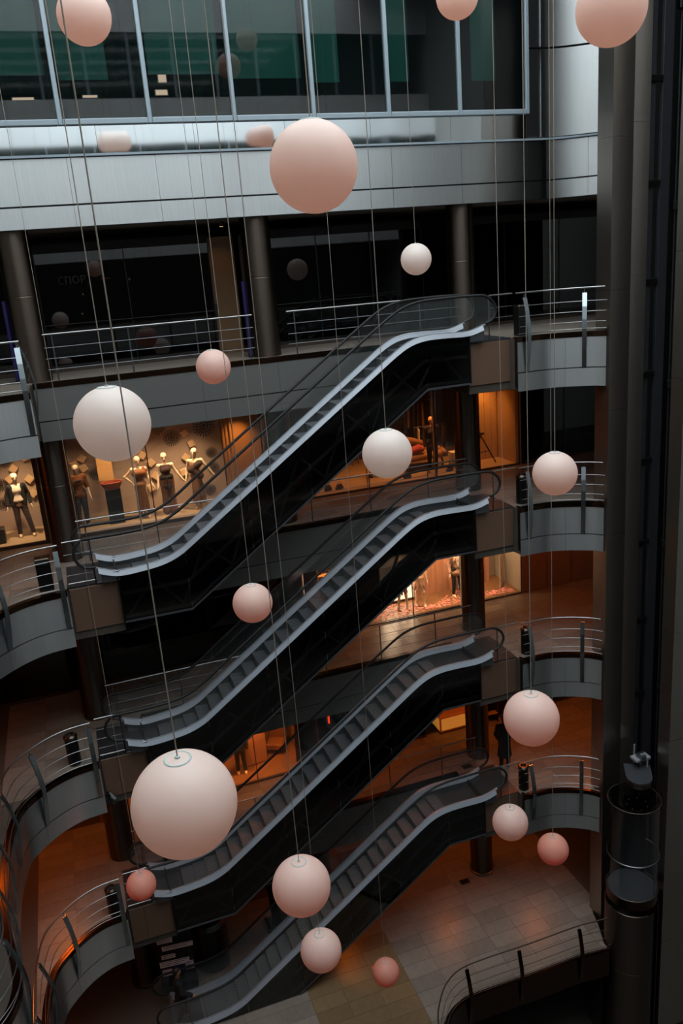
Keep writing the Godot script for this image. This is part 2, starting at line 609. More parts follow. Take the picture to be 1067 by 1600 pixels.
# ---------------------------------------------------------------- outer shell: walls, roof with the skylight, opposite side
func build_shell() -> void:
	var w := struct("wall_left", false)
	part("wall", mb().bb(-9.4, -9.0, -5.0, ROOF, -10.0, 26.0), M["white wall"], w)
	w = struct("wall_right", false)
	part("wall", mb().bb(21.0, 21.4, -5.0, ROOF, -10.0, 26.0), M["white wall"], w)
	w = struct("wall_back", false)
	part("wall", mb().bb(-9.4, 21.4, -5.0, ROOF, -10.4, -10.0), M["dark wall"], w)
	w = struct("wall_front", false)
	part("wall", mb().bb(-9.4, 21.4, -5.0, ROOF, 26.0, 26.4), M["white wall"], w)
	# roof: a ring of slab round the skylight, beams across the opening
	var c := struct("ceiling", false)
	part("roof_slab", mb().bb(-9.4, 21.4, ROOF, ROOF + 0.4, -10.4, -2.0), M["ceiling"], c)
	part("roof_slab", mb().bb(-9.4, 21.4, ROOF, ROOF + 0.4, 20.4, 26.4), M["ceiling"], c)
	part("roof_slab", mb().bb(-9.4, -4.0, ROOF, ROOF + 0.4, -2.0, 20.4), M["ceiling"], c)
	part("roof_slab", mb().bb(17.0, 21.4, ROOF, ROOF + 0.4, -2.0, 20.4), M["ceiling"], c)
	var beam := mb().bb(-4.0, 17.0, -0.2, 0.2, -0.08, 0.08).mesh()
	for k in 7:
		part("skylight_beam", beam, M["window frame"], c, Vector3(0, ROOF + 0.2, 1.2 + 2.8 * k))
	# the side the camera stands on: gallery edges below, glazed storeys above, mirrored in the panes and steel opposite
	for k in 4:
		var y: float = [4.5, 9.0, 13.5, 18.0][k]
		var f := struct("floor")
		part("slab", mb().bb(-9.0, 21.0, y - 1.3, y, 20.0, 26.0), M["slab"], f)
		part("edge_panel", mb().bb(-9.0, 21.0, y - 1.35, y, 19.92, 20.0), M["brushed steel"], f)
	var t := struct("trim")
	part("panel", mb().bb(-9.0, 21.0, 21.4, 23.5, 20.0, 20.2), M["white panel"], t)
	t = struct("trim")
	part("panel", mb().bb(-9.0, 21.0, 26.35, 28.3, 20.0, 20.2), M["white panel"], t)
	t = struct("trim")
	part("panel", mb().bb(-9.0, 21.0, 31.05, 33.0, 20.0, 20.2), M["white panel"], t)
	var post := mb().bb(-0.06, 0.06, 0.0, 2.85, -0.06, 0.06).mesh()
	var pane := mb().bb(-0.98, 0.98, 0.0, 2.85, -0.01, 0.01).mesh()
	var blind := mb().bb(-0.9, 0.9, 0.3, 2.85, 0.3, 0.32).mesh()
	for k in 14:
		for y in [23.5, 28.2]:
			var wn := struct("window_%d" % (20 + k + (20 if y > 25 else 0)), false)
			wn.position = Vector3(-7.0 + 2.0 * k, y, 20.1)
			part("mullion", post, M["window frame"], wn, Vector3(-1, 0, 0))
			part("pane", pane, M["tinted glass"], wn)
			part("blind", blind, M["green blind"], wn)

# ---------------------------------------------------------------- top storey: steel fascia, mirror band, green windows
func build_top_facade() -> void:
	var z := -2.0
	var f := struct("floor")
	part("slab", mb().bb(-9.0, 20.9, 21.45, 22.5, -10.0, z - 0.3), M["slab"], f)
	f = struct("ceiling")
	part("slab", mb().bb(-9.0, 20.9, 27.2, 27.5, -10.0, z - 0.06), M["ceiling"], f)
	# façade line: straight, then a shallow hollow towards the lift
	var line := curve([Vector2(-4.3, z), Vector2(1.58, z), Vector2(7.45, z), Vector2(13.3, z), Vector2(13.75, z + 0.01), Vector2(14.1, z + 0.06), Vector2(14.5, z + 0.22), Vector2(14.9, z + 0.46), Vector2(15.3, z + 0.78), Vector2(15.8, z + 1.25)], 8, true)
	var fa := thing("storey_fascia", "wide brushed steel fascia under the green windows of the top storey", "fascia", Vector3.ZERO)
	var s0 := 5.88 - 1.958 * 3.0
	var total := run_length(line)
	var k := 0
	while s0 < total - 0.3:
		var s1 := minf(s0 + 1.958, total)
		var q := stretch(line, maxf(s0 + 0.004, 0.0), s1 - 0.004)
		part("lower_panel", mb().sheet(q[0], q[1], -0.03, 0.02, 21.41, 21.86), M["brushed steel"], fa)
		part("upper_panel", mb().sheet(q[0], q[1], -0.03, 0.02, 21.90, 22.86), M["brushed steel"], fa)
		s0 = s1
		k += 1
	var al := stretch(line, 0.0, total)
	part("groove_strip", mb().sheet(al[0], al[1], -0.06, -0.02, 21.40, 22.9), M["black"], fa)
	part("ledge", mb().sheet(al[0], al[1], -0.04, 0.07, 22.88, 22.93), M["window frame"], fa)
	# mirror band above the ledge: slightly wavy polished sheets
	var band := thing("mirror_band", "polished steel mirror band just below the green windows", "trim")
	s0 = 0.0
	var flat_len := 17.6
	while s0 < flat_len - 0.1:
		var s1 := minf(s0 + 2.2, flat_len)
		var q := stretch(line, s0 + 0.003, s1 - 0.003)
		var nn := []
		var dense := []
		for j in 23:
			var e := stretch(q, 0.0, maxf(0.001, (s1 - s0 - 0.006) * j / 22.0))
			dense.append(e[0][-1])
			nn.append((e[1][-1] + Vector2(0.012 * sin(j * 0.57 + s0 * 3.0), 0)).normalized())
		part("sheet", mb().sheet(dense, nn, -0.03, 0.0, 22.93, 23.52), M["polished steel"], band)
		s0 = s1
	# windows, each with its frame, pane and a green blind behind
	var h0 := 23.52
	var h1 := 27.2
	var mull := mb().cbox(Vector3(0, (h0 + h1) / 2, 0), Vector3(0.10, h1 - h0, 0.14), 0.012).mesh()
	var sill := mb().cbox(Vector3(0.979, h0 + 0.06, 0), Vector3(1.858, 0.12, 0.16), 0.012).mesh()
	var pane := mb().bb(0.05, 1.908, h0 + 0.1, h1, -0.012, 0.0).mesh()
	for i in 9:
		var x := 1.576 - 1.958 * 3.0 + 1.958 * i
		var wn := struct("window_%d" % (i + 1), false)
		wn.position = Vector3(x, 0, z + 0.02)
		part("mullion", mull, M["window frame"], wn)
		part("sill", sill, M["window frame"], wn)
		part("pane", pane, M["tinted glass"], wn)
		var left: float = [0.1, 0.15, 0.1, 0.1, 0.15, 0.12, 0.10, 0.2, 0.55][i]
		var wide: float = [1.7, 1.7, 1.7, 1.1, 1.65, 1.7, 0.75, 0.55, 0.7][i]
		var low: float = [24.7, 24.6, 24.6, 24.5, 24.6, 24.5, 24.4, 24.4, 24.4][i]
		part("blind", mb().bb(left, left + wide, low, h1, -0.36, -0.34), M["green blind"], wn)
	var wn2 := struct("trim")
	part("mullion", mull, M["window frame"], wn2, Vector3(1.576 + 1.958 * 6.0, 0, z + 0.02))
	# the steel wall right of the windows
	var pw := thing("steel_wall", "tall bright brushed steel wall curving between the windows and the lift shaft", "wall panel")
	for q2 in [[22.93, 25.06, 17.62, 20.0], [25.08, 27.2, 17.62, 20.0], [22.93, 25.06, 20.01, 22.2], [25.08, 27.2, 20.01, 22.2]]:
		var q := stretch(line, q2[2], q2[3])
		part("panel", mb().sheet(q[0], q[1], -0.04, 0.0, q2[0] + 0.03, q2[1]), M["brushed steel"], pw)
	# storey behind the windows: dim room
	var room := struct("wall_back")
	part("wall", mb().bb(-9.0, 20.9, 22.5, 27.2, -5.2, -5.0), M["dark wall"], room)

# ---------------------------------------------------------------- galleries
func slab_outline(lv: String) -> PackedVector2Array:
	var o := PackedVector2Array([Vector2(-9.0, -10.0), Vector2(20.9, -10.0), Vector2(20.9, -0.3), Vector2(14.5, -0.3), Vector2(13.72, 0.7)])
	for k in range(right_edge[0].size() - 2, -1, -1):
		o.append(right_edge[0][k] - right_edge[1][k] * 0.06)
	for p in [[11.62, -0.18], [10.44, -0.18], [10.44, BACK_Z - 0.06]]:
		o.append(Vector2(p[0], p[1]))
	if lv != "A":
		for p in [[1.15, BACK_Z - 0.06], [1.15, -0.18], [0.0, -0.18]]:
			o.append(Vector2(p[0], p[1]))
	else:
		o.append(Vector2(-0.04, BACK_Z - 0.06))
	for k in left_edge[0].size():
		o.append(left_edge[0][k] - left_edge[1][k] * 0.06 - Vector2(0.03 if k == 0 else 0.0, 0))
	o.append(Vector2(-9.0, 8.1))
	return o

func lay_tiles(parent: Node3D, outline: PackedVector2Array, y: float, xs: Array, zs: Array, tan_from := 99.0, tan_to := 99.0) -> void:
	var w := 0.957
	var d := 0.5
	for i in range(xs[0], xs[1]):
		for j in range(zs[0], zs[1]):
			var x0 := 4.5 + w * i + 0.004
			var z0 := 0.3 + d * j + 0.004
			var r := PackedVector2Array([Vector2(x0, z0), Vector2(x0 + w - 0.008, z0), Vector2(x0 + w - 0.008, z0 + d - 0.008), Vector2(x0, z0 + d - 0.008)])
			for q in Geometry2D.intersect_polygons(r, outline):
				if Geometry2D.triangulate_polygon(q).size() < 3:
					continue
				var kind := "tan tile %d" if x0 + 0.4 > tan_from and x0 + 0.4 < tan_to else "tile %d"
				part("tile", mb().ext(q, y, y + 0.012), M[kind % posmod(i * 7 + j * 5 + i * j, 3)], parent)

func fascia(cv: Array, y: float, s0: float, s1: float, wide: float, label: String, key := "brushed steel") -> Node3D:
	var f := thing("gallery_fascia", label, "fascia")
	var s := s0
	while s < s1 - 0.05:
		var e := minf(s + wide, s1)
		var q := stretch(cv, s + 0.003, e - 0.003)
		part("upper_panel", mb().sheet(q[0], q[1], -0.04, 0.0, y - 0.86, y - 0.10), M[key], f)
		part("lower_panel", mb().sheet(q[0], q[1], -0.04, 0.0, y - 1.35, y - 0.89), M[key], f)
		s = e
	var a := stretch(cv, s0, s1)
	part("coping", mb().sheet(a[0], a[1], -0.14, 0.012, y - 0.10, y + 0.025), M["bronze"], f)
	part("groove_strip", mb().sheet(a[0], a[1], -0.055, -0.035, y - 1.34, y - 0.1), M["black"], f)
	return f

# a bowed steel blade that carries a rail: outwards is +z, its foot bolted to the fascia
func blade_mesh() -> ArrayMesh:
	var prof := [[-0.86, 0.012, 0.02], [-0.7, 0.035, 0.035], [-0.4, 0.085, 0.05], [-0.1, 0.115, 0.058], [0.1, 0.12, 0.058], [0.35, 0.095, 0.055], [0.65, 0.03, 0.05], [0.98, -0.075, 0.045]]
	var o := PackedVector2Array()
	for p in prof:
		o.append(Vector2(p[1] + 0.012, p[0]))
	for k in range(prof.size() - 1, -1, -1):
		o.append(Vector2(prof[k][1] - prof[k][2] * 0.55, prof[k][0]))
	var m := mb().ext(o, -0.055, 0.055, 2)
	m.tube([Vector3(0, 0.96, -0.095), Vector3(0, 1.09, -0.105)], 0.008, 6)
	return m.mesh()

var blade: ArrayMesh

func railing(cv: Array, y: float, s0: float, s1: float, posts: Array, r: Node3D) -> void:
	var q := stretch(cv, s0, s1)
	for b in [[1.10, -0.105, 0.022, "handrail"], [0.78, -0.03, 0.009, "bar"], [0.53, 0.035, 0.009, "bar"], [0.28, 0.07, 0.009, "bar"], [0.10, 0.0, 0.012, "bar"]]:
		var pts := []
		for k in q[0].size():
			var p: Vector2 = q[0][k] + q[1][k] * b[1]
			pts.append(Vector3(p.x, y + b[0], p.y))
		part(b[3], mb().tube(pts, b[2], 10 if b[3] == "handrail" else 6), M["rail steel"], r)
	for s in posts:
		var e := stretch(cv, maxf(s - 0.01, 0.0), s + 0.01)
		var nn: Vector2 = e[1][0]
		var p := part("post", blade, M["blade steel"], r, Vector3(e[0][0].x, y, e[0][0].y))
		p.rotation.y = atan2(nn.x, nn.y)

func straight_rail(r: Node3D, x0: float, x1: float, z: float, y: float, posts: Array, low := false) -> void:
	part("handrail", mb().tube([Vector3(x0, y + 1.10, z), Vector3(x1, y + 1.10, z)], 0.021, 10), M["rail steel"], r)
	for h in [0.30, 0.55, 0.80]:
		part("bar", mb().tube([Vector3(x0, y + h, z), Vector3(x1, y + h, z)], 0.008, 6), M["satin steel"], r)
	if low:
		part("foot_rail", mb().tube([Vector3(x0, y + 0.10, z), Vector3(x1, y + 0.10, z)], 0.022, 8), M["rail steel"], r)
	for x in posts:
		part("post", mb().tube([Vector3(x, y, z - 0.012), Vector3(x, y + 1.08, z - 0.012)], 0.018, 8), M["satin steel"], r)

func build_level(lv: String) -> void:
	if blade == null:
		blade = blade_mesh()
	var y: float = LEVEL[lv]
	var nth: String = {"A": "highest", "B": "second highest", "C": "third highest", "D": "lowest"}[lv]
	var o := slab_outline(lv)
	var f := struct("floor")
	part("slab", mb().ext(o, y - 1.3, y - 0.004), M["grout"], f)
	var c := struct("ceiling")
	var oc := PackedVector2Array()
	for p in Geometry2D.offset_polygon(o, -0.05)[0]:
		oc.append(p)
	part("ceiling_sheet", mb().ext(oc, y - 1.325, y - 1.302), M["ceiling"], c)
	if lv != "A":
		lay_tiles(f, o, y - 0.004, [-7, 15], [-9, 1])
		if lv == "D":
			lay_tiles(f, o, y - 0.004, [-7, -4], [1, 8])
	else:
		part("floor_finish", mb().ext(oc, y - 0.004, y + 0.008), M["tile 1"], f)
	# fascias
	fascia(left_edge, y, 0.0, run_length(left_edge), 1.55, "curved brushed steel gallery edge at the left, %s of four" % nth)
	fascia(right_edge, y, 0.0, run_length(right_edge), 1.3, "hollow curved brushed steel gallery edge beside the lift, %s of four" % nth)
	fascia(back_edge, y, 0.02 if lv == "A" else 1.2, 10.42, 1.958, "long straight grey gallery edge behind the escalators, %s of four" % nth, "grey panel")
	# landing boxes at the ends of the escalators
	var lb := thing("landing_box", "flat brown clad landing box under the top of the %s escalator" % {"A": "highest", "B": "second", "C": "third", "D": "lowest"}[lv], "landing")
	part("front_panel", mb().cbox(Vector3(11.03, y - 0.57, -0.16), Vector3(1.18, 1.06, 0.04), 0.006), M["landing panel"], lb)
	part("side_panel", mb().cbox(Vector3(11.63, y - 0.57, -0.9), Vector3(0.03, 1.06, 1.5), 0.006), M["landing panel"], lb)
	part("floor_plate", mb().bb(10.42, 11.64, y - 0.03, y + 0.012, -1.7, -0.14), M["plate"], lb)
	part("corner_post", mb().cbox(Vector3(11.70, y - 0.62, 0.05), Vector3(0.10, 1.30, 0.20), 0.01), M["column steel"], lb)
	if lv != "A":
		lb = thing("landing_box", "flat brown clad landing box under the foot of the %s escalator" % {"B": "highest", "C": "second", "D": "third"}[lv], "landing")
		part("front_panel", mb().cbox(Vector3(0.235, y - 0.57, -0.16), Vector3(0.38, 1.06, 0.04), 0.006), M["landing panel"], lb)
		part("front_panel", mb().cbox(Vector3(0.79, y - 0.57, -0.16), Vector3(0.72, 1.06, 0.04), 0.006), M["landing panel"], lb)
		part("floor_plate", mb().bb(0.02, 1.15, y - 0.03, y + 0.012, -1.7, -0.14), M["plate"], lb)
	# railings
	var r := thing("gallery_railing", "curved steel railing with bowed blade posts on the left gallery, %s of four" % nth, "railing")
	railing(left_edge, y, 0.03, run_length(left_edge), [0.10, 1.52, 2.95, 4.4, 5.9, 7.4], r)
	if lv != "A":
		straight_rail(r, 0.06, 0.66, -0.13, y, [], true)
		part("end_post", mb().cbox(Vector3(0.66, y + 0.56, -0.13), Vector3(0.03, 1.10, 0.035), 0.004), M["bronze"], r)
	else:
		var p := part("post", blade, M["blade steel"], r, Vector3(0.0, y, -0.75))
		p.rotation.y = PI / 2
		for h in [0.28, 0.53, 0.78]:
			part("bar", mb().tube([Vector3(0.02, y + h, 0.06), Vector3(0.02, y + h, BACK_Z)], 0.009, 6), M["rail steel"], r)
	r = thing("gallery_railing", "curved steel railing with blade posts beside the lift shaft, %s of four" % nth, "railing")
	railing(right_edge, y, 0.03, run_length(right_edge), [0.28, 1.78], r)
	straight_rail(r, 11.0, 11.66, -0.06, y, [11.0])
	r = thing("gallery_railing", "straight steel railing behind the escalators, left stretch, %s of four" % nth, "railing")
	straight_rail(r, 0.42, 5.36, BACK_Z - 0.06, y, [0.62, 2.35, 3.95, 5.25])
	r = thing("gallery_railing", "straight steel railing behind the escalators, right stretch, %s of four" % nth, "railing")
	straight_rail(r, 6.25, 11.1, BACK_Z - 0.06, y, [6.45, 8.15, 9.9, 11.05])

func build_columns() -> void:
	var x := [0.13, 5.82, 11.5]
	var lab := ["round dark steel column at the left end of the galleries", "round dark steel column in the middle, seen beside the top railing", "round dark steel column at the right, behind the escalator heads"]
	for k in 3:
		var c := thing("round_column", lab[k], "column", Vector3(x[k], 0, -2.45))
		for j in 5:
			var y0 := 4.5 * j
			part("casing", mb().lathe([Vector2(0.36, y0), Vector2(0.37, y0 + 0.01), Vector2(0.37, y0 + 1.96), Vector2(0.365, y0 + 1.97), Vector2(0.365, y0 + 1.98), Vector2(0.37, y0 + 1.99), Vector2(0.37, y0 + 3.4), Vector2(0.36, y0 + 3.41)], 40, Vector3.ZERO), M["column steel"], c)
		part("core", mb().lathe([Vector2(0.35, 0.0), Vector2(0.35, 22.0)], 24, Vector3.ZERO), M["black"], c)
		part("base_ring", mb().lathe([Vector2(0.42, 0.0), Vector2(0.42, 0.07), Vector2(0.37, 0.08)], 40, Vector3.ZERO), M["satin steel"], c)

# ---------------------------------------------------------------- escalators
const RIM := [[0.69, 0.43], [1.16, 0.265], [1.8, 0.285], [2.25, 0.35], [2.63, 0.49], [2.97, 0.71], [3.4, 1.01], [7.9, 4.15], [8.41, 4.50], [8.8, 4.71], [9.2, 4.80], [9.7, 4.81], [10.4, 4.80], [10.87, 4.93]]
const HAND := [[0.72, 0.42], [0.52, 0.44], [0.37, 0.54], [0.29, 0.70], [0.29, 0.87], [0.37, 1.02], [0.50, 1.11], [0.68, 1.12], [1.2, 1.115], [1.6, 1.125], [1.95, 1.15], [2.37, 1.25], [2.83, 1.50], [3.4, 1.91], [7.6, 4.84], [8.0, 5.11], [8.4, 5.37], [8.75, 5.53], [9.2, 5.62], [9.9, 5.64], [10.72, 5.63], [10.95, 5.58], [11.12, 5.44], [11.19, 5.25], [11.13, 5.07], [11.02, 4.98], [10.88, 4.94]]

func dense(pts: Array, per: int) -> Array:
	var out := []
	for k in pts.size() - 1:
		var p0 := Vector2(pts[maxi(k - 1, 0)][0], pts[maxi(k - 1, 0)][1])
		var p1 := Vector2(pts[k][0], pts[k][1])
		var p2 := Vector2(pts[k + 1][0], pts[k + 1][1])
		var p3 := Vector2(pts[mini(k + 2, pts.size() - 1)][0], pts[mini(k + 2, pts.size() - 1)][1])
		if p1.distance_to(p2) > 2.0:
			out.append(p1)
			continue
		if p0.distance_to(p1) > 2.0: p0 = p1 - (p2 - p1)
		if p2.distance_to(p3) > 2.0: p3 = p2 + (p2 - p1)
		for j in per:
			out.append(p1.cubic_interpolate(p2, p0, p3, float(j) / per))
	out.append(Vector2(pts[-1][0], pts[-1][1]))
	return out

func height_on(path: Array, x: float) -> float:
	for k in path.size() - 1:
		if x <= path[k + 1].x:
			return lerpf(path[k].y, path[k + 1].y, clampf((x - path[k].x) / maxf(path[k + 1].x - path[k].x, 1e-4), 0.0, 1.0))
	return path[-1].y

# band between a path and the path moved by (0, dy)
func band(path: Array, lo: float, hi: float, z0: float, z1: float) -> MB:
	var m := mb()
	for k in path.size() - 1:
		var a: Vector2 = path[k]
		var b: Vector2 = path[k + 1]
		var ta: Vector2 = (path[mini(k + 1, path.size() - 1)] - path[maxi(k - 1, 0)]).normalized()
		var tb: Vector2 = (path[mini(k + 2, path.size() - 1)] - path[k]).normalized()
		var na := Vector3(-ta.y, ta.x, 0)
		var nb := Vector3(-tb.y, tb.x, 0)
		for s in [1.0, -1.0]:
			var h := hi if s > 0 else lo
			var i := [m.vert(Vector3(a.x, a.y + h, z0), na * s, Vector2(a.x, 0)), m.vert(Vector3(a.x, a.y + h, z1), na * s, Vector2(a.x, 1)), m.vert(Vector3(b.x, b.y + h, z1), nb * s, Vector2(b.x, 1)), m.vert(Vector3(b.x, b.y + h, z0), nb * s, Vector2(b.x, 0))]
			m.tri(i[0], i[1], i[2]); m.tri(i[0], i[2], i[3])
		for z in [z0, z1]:
			m.face([Vector3(a.x, a.y + lo, z), Vector3(b.x, b.y + lo, z), Vector3(b.x, b.y + hi, z), Vector3(a.x, a.y + hi, z)], Vector3(0, 0, 1.0 if z == maxf(z0, z1) else -1.0))
	for e in [0, path.size() - 1]:
		var p: Vector2 = path[e]
		m.face([Vector3(p.x, p.y + lo, z0), Vector3(p.x, p.y + hi, z0), Vector3(p.x, p.y + hi, z1), Vector3(p.x, p.y + lo, z1)], Vector3(-1.0 if e == 0 else 1.0, 0, 0))
	return m

func part_of_path(path: Array, x0: float, x1: float) -> Array:
	var out := [Vector2(x0, height_on(path, x0))]
	for p in path:
		if p.x > x0 + 0.01 and p.x < x1 - 0.01:
			out.append(p)
	out.append(Vector2(x1, height_on(path, x1)))
	return out

# underside of the truss
func belly(x: float) -> float:
	if x <= 2.75: return -1.02
	if x >= 9.22: return 3.5
	return -1.02 + (x - 2.75) * 4.52 / 6.47

func build_escalators() -> void:
	var e := thing("escalator", "highest of the four escalators, rising to the dark gallery under the steel fascia", "escalator", Vector3(0, 13.5, 0), 0.0, "stacked escalators")
	var rim := dense(RIM, 4)
	var hand := dense(HAND, 3)
	var W := 1.23
	# deck rims, near and far, and the skirts inside them
	for z in [[-0.10, 0.0], [-W, -W + 0.10]]:
		part("deck_rim", band(rim, -0.03, 0.0, z[0], z[1] - (0.02 if z[1] == 0.0 else 0.0)), M["rim steel"], e)
	for z in [[-0.115, -0.105], [-W + 0.105, -W + 0.115]]:
		part("skirt", band(part_of_path(rim, 1.16, 10.4), -0.46, -0.02, z[0], z[1]), M["skirt steel"], e)
	# slanted inner decking on the far side, lit from above
	var fd := mb()
	var seg := part_of_path(rim, 0.75, 10.8)
	for k in seg.size() - 1:
		fd.face([Vector3(seg[k].x, seg[k].y + 0.002, -W + 0.10), Vector3(seg[k + 1].x, seg[k + 1].y + 0.002, -W + 0.10), Vector3(seg[k + 1].x, seg[k + 1].y - 0.12, -W + 0.17), Vector3(seg[k].x, seg[k].y - 0.12, -W + 0.17)], Vector3(0, 0.5, 1))
	part("inner_deck", fd, M["rim steel"], e)
	# sloping outer decking on the near side
	var od := mb()
	for k in seg.size() - 1:
		var a: Vector2 = seg[k]
		var b: Vector2 = seg[k + 1]
		od.face([Vector3(a.x, a.y, -0.025), Vector3(b.x, b.y, -0.025), Vector3(b.x, b.y - 0.12, 0.045), Vector3(a.x, a.y - 0.12, 0.045)], Vector3(0, 1, 1))
		od.face([Vector3(a.x, a.y - 0.12, 0.045), Vector3(b.x, b.y - 0.12, 0.045), Vector3(b.x, b.y - 0.14, 0.0), Vector3(a.x, a.y - 0.14, 0.0)], Vector3(0, -1, 0.3))
	part("outer_deck", od, M["rim steel"], e)
	# cladding: dark glass panels on both sides of the truss
	var cuts := [1.16, 2.75, 4.4, 6.0, 7.6, 9.22, 10.4]
	for side in [[-0.02, -0.008], [-W + 0.008, -W + 0.02]]:
		for k in cuts.size() - 1:
			var o := PackedVector2Array()
			for p in part_of_path(rim, cuts[k] + 0.006, cuts[k + 1] - 0.006):
				o.append(p - Vector2(0, 0.07))
			o.append(Vector2(cuts[k + 1] - 0.006, belly(cuts[k + 1])))
			o.append(Vector2(cuts[k] + 0.006, belly(cuts[k])))
			part("side_panel", mb().ext(o, side[0], side[1], 1), M["cladding glass"], e)
	# underside
	for q in [[1.16, 2.75], [2.75, 9.22], [9.22, 10.4]]:
		part("belly_panel", band([Vector2(q[0], belly(q[0])), Vector2(q[1], belly(q[1]))], -0.03, 0.0, -W, 0.0), M["black"], e)
	part("edge_strip", band([Vector2(1.16, -1.02), Vector2(2.75, -1.02), Vector2(9.22, 3.5), Vector2(10.4, 3.5)], -0.035, 0.012, -0.012, 0.006), M["skirt steel"], e)
	part("end_panel", mb().bb(1.13, 1.16, -1.04, 0.2, -W, 0.0), M["black"], e)
	part("end_panel", mb().bb(10.4, 10.43, 3.48, 4.72, -W, 0.0), M["black"], e)
	# truss members that show through the dark glass
	var ch := [Vector2(1.2, -0.35), Vector2(2.75, -0.35), Vector2(9.2, 4.17), Vector2(10.38, 4.17)]
	part("truss_chord", band(ch, -0.04, 0.04, -0.16, -0.09), M["truss steel"], e)
	part("truss_chord", band([Vector2(1.2, -0.95), Vector2(2.75, -0.95), Vector2(9.2, 3.57), Vector2(10.38, 3.57)], -0.04, 0.04, -0.16, -0.09), M["truss steel"], e)
	part("truss_chord", band([Vector2(1.3, 0.05), Vector2(2.4, 0.08), Vector2(8.9, 4.5), Vector2(10.38, 4.5)], -0.03, 0.03, -0.16, -0.09), M["truss steel"], e)
	for k in 7:
		var x := 1.3 + 1.28 * k
		var x2 := x + 1.28
		for q in [[x, belly(x) + 0.08, x + 0.64, height_on(rim, x + 0.64) - 0.42], [x + 0.64, height_on(rim, x + 0.64) - 0.42, x2, belly(x2) + 0.08]]:
			part("truss_brace", mb().tube([Vector3(q[0], q[1], -0.2), Vector3(q[2], q[3], -0.2)], 0.035, 6), M["truss steel"], e)
	# steps: one mesh, set along the run
	var st := mb()
	st.cbox(Vector3(0.168, -0.02, -W / 2), Vector3(0.345, 0.04, 0.97), 0.006)
	st.box(Vector3(0.012, -0.16, -W / 2), Vector3(0.018, 0.26, 0.96))
	for j in 9:
		st.box(Vector3(0.168, 0.003, -W / 2 - 0.42 + 0.105 * j), Vector3(0.33, 0.006, 0.05))
	var sm := st.mesh()
	for k in 23:
		var x := 1.55 + 0.337 * k
		part("step", sm, M["step"], e, Vector3(x, height_on(rim, x + 0.17) - 0.25, 0))
	part("comb_plate", mb().cbox(Vector3(1.1, 0.012, -W / 2), Vector3(0.85, 0.03, 1.0), 0.006), M["plate"], e)
	part("comb_plate", mb().cbox(Vector3(9.85, 4.53, -W / 2), Vector3(1.1, 0.03, 1.0), 0.006), M["plate"], e)
	# balustrades: glass between rim and handrail, black handrails that loop round the newels
	var gc := [1.2, 2.6, 4.3, 6.0, 7.7, 9.3, 10.6]
	for z in [-0.05, -W + 0.05]:
		for k in gc.size() - 1:
			var o := PackedVector2Array()
			var lowp := part_of_path(rim, gc[k] + 0.004, gc[k + 1] - 0.004)
			for p in lowp:
				o.append(p)
			var top := part_of_path(hand.slice(21, hand.size() - 18), gc[k] + 0.004, gc[k + 1] - 0.004)
			for j in range(top.size() - 1, -1, -1):
				o.append(top[j] - Vector2(0, 0.03))
			part("glass_panel", mb().ext(o, z - 0.005, z + 0.005, 1), M["balustrade glass"], e)
		# newel glass
		var n1 := PackedVector2Array()
		for p in hand.slice(0, 22):
			n1.append(p.lerp(Vector2(0.72, 0.77), 0.05))
		n1.append(Vector2(1.19, 1.09)); n1.append(Vector2(1.19, 0.27))
		part("glass_panel", mb().ext(n1, z - 0.005, z + 0.005, 1), M["balustrade glass"], e)
		var n2 := PackedVector2Array([Vector2(10.61, 4.86), Vector2(10.61, 5.61)])
		for p in hand.slice(hand.size() - 19, hand.size()):
			n2.append(p.lerp(Vector2(10.8, 5.28), 0.05))
		part("glass_panel", mb().ext(n2, z - 0.005, z + 0.005, 1), M["balustrade glass"], e)
		var pts := []
		for p in hand:
			pts.append(Vector3(p.x, p.y, z))
		part("handrail", mb().tube(pts, 0.034, 10), M["rubber"], e)
	for x in [[1.0, 0.02], [10.62, 4.52]]:
		for z in [-0.06, -W + 0.06]:
			part("newel_base", mb().cbox(Vector3(x[0], x[1] + 0.12, z), Vector3(0.42, 0.26, 0.12), 0.02), M["skirt steel"], e)
	copy(e, Vector3(0, 9.0, 0), "second escalator from the top, under the one with the mannequin window", "stacked escalators")
	copy(e, Vector3(0, 4.5, 0), "third escalator from the top, between the lit shop window and the person in black", "stacked escalators")
	copy(e, Vector3(0, 0.0, 0), "lowest escalator, standing on the tiled ground floor", "stacked escalators")

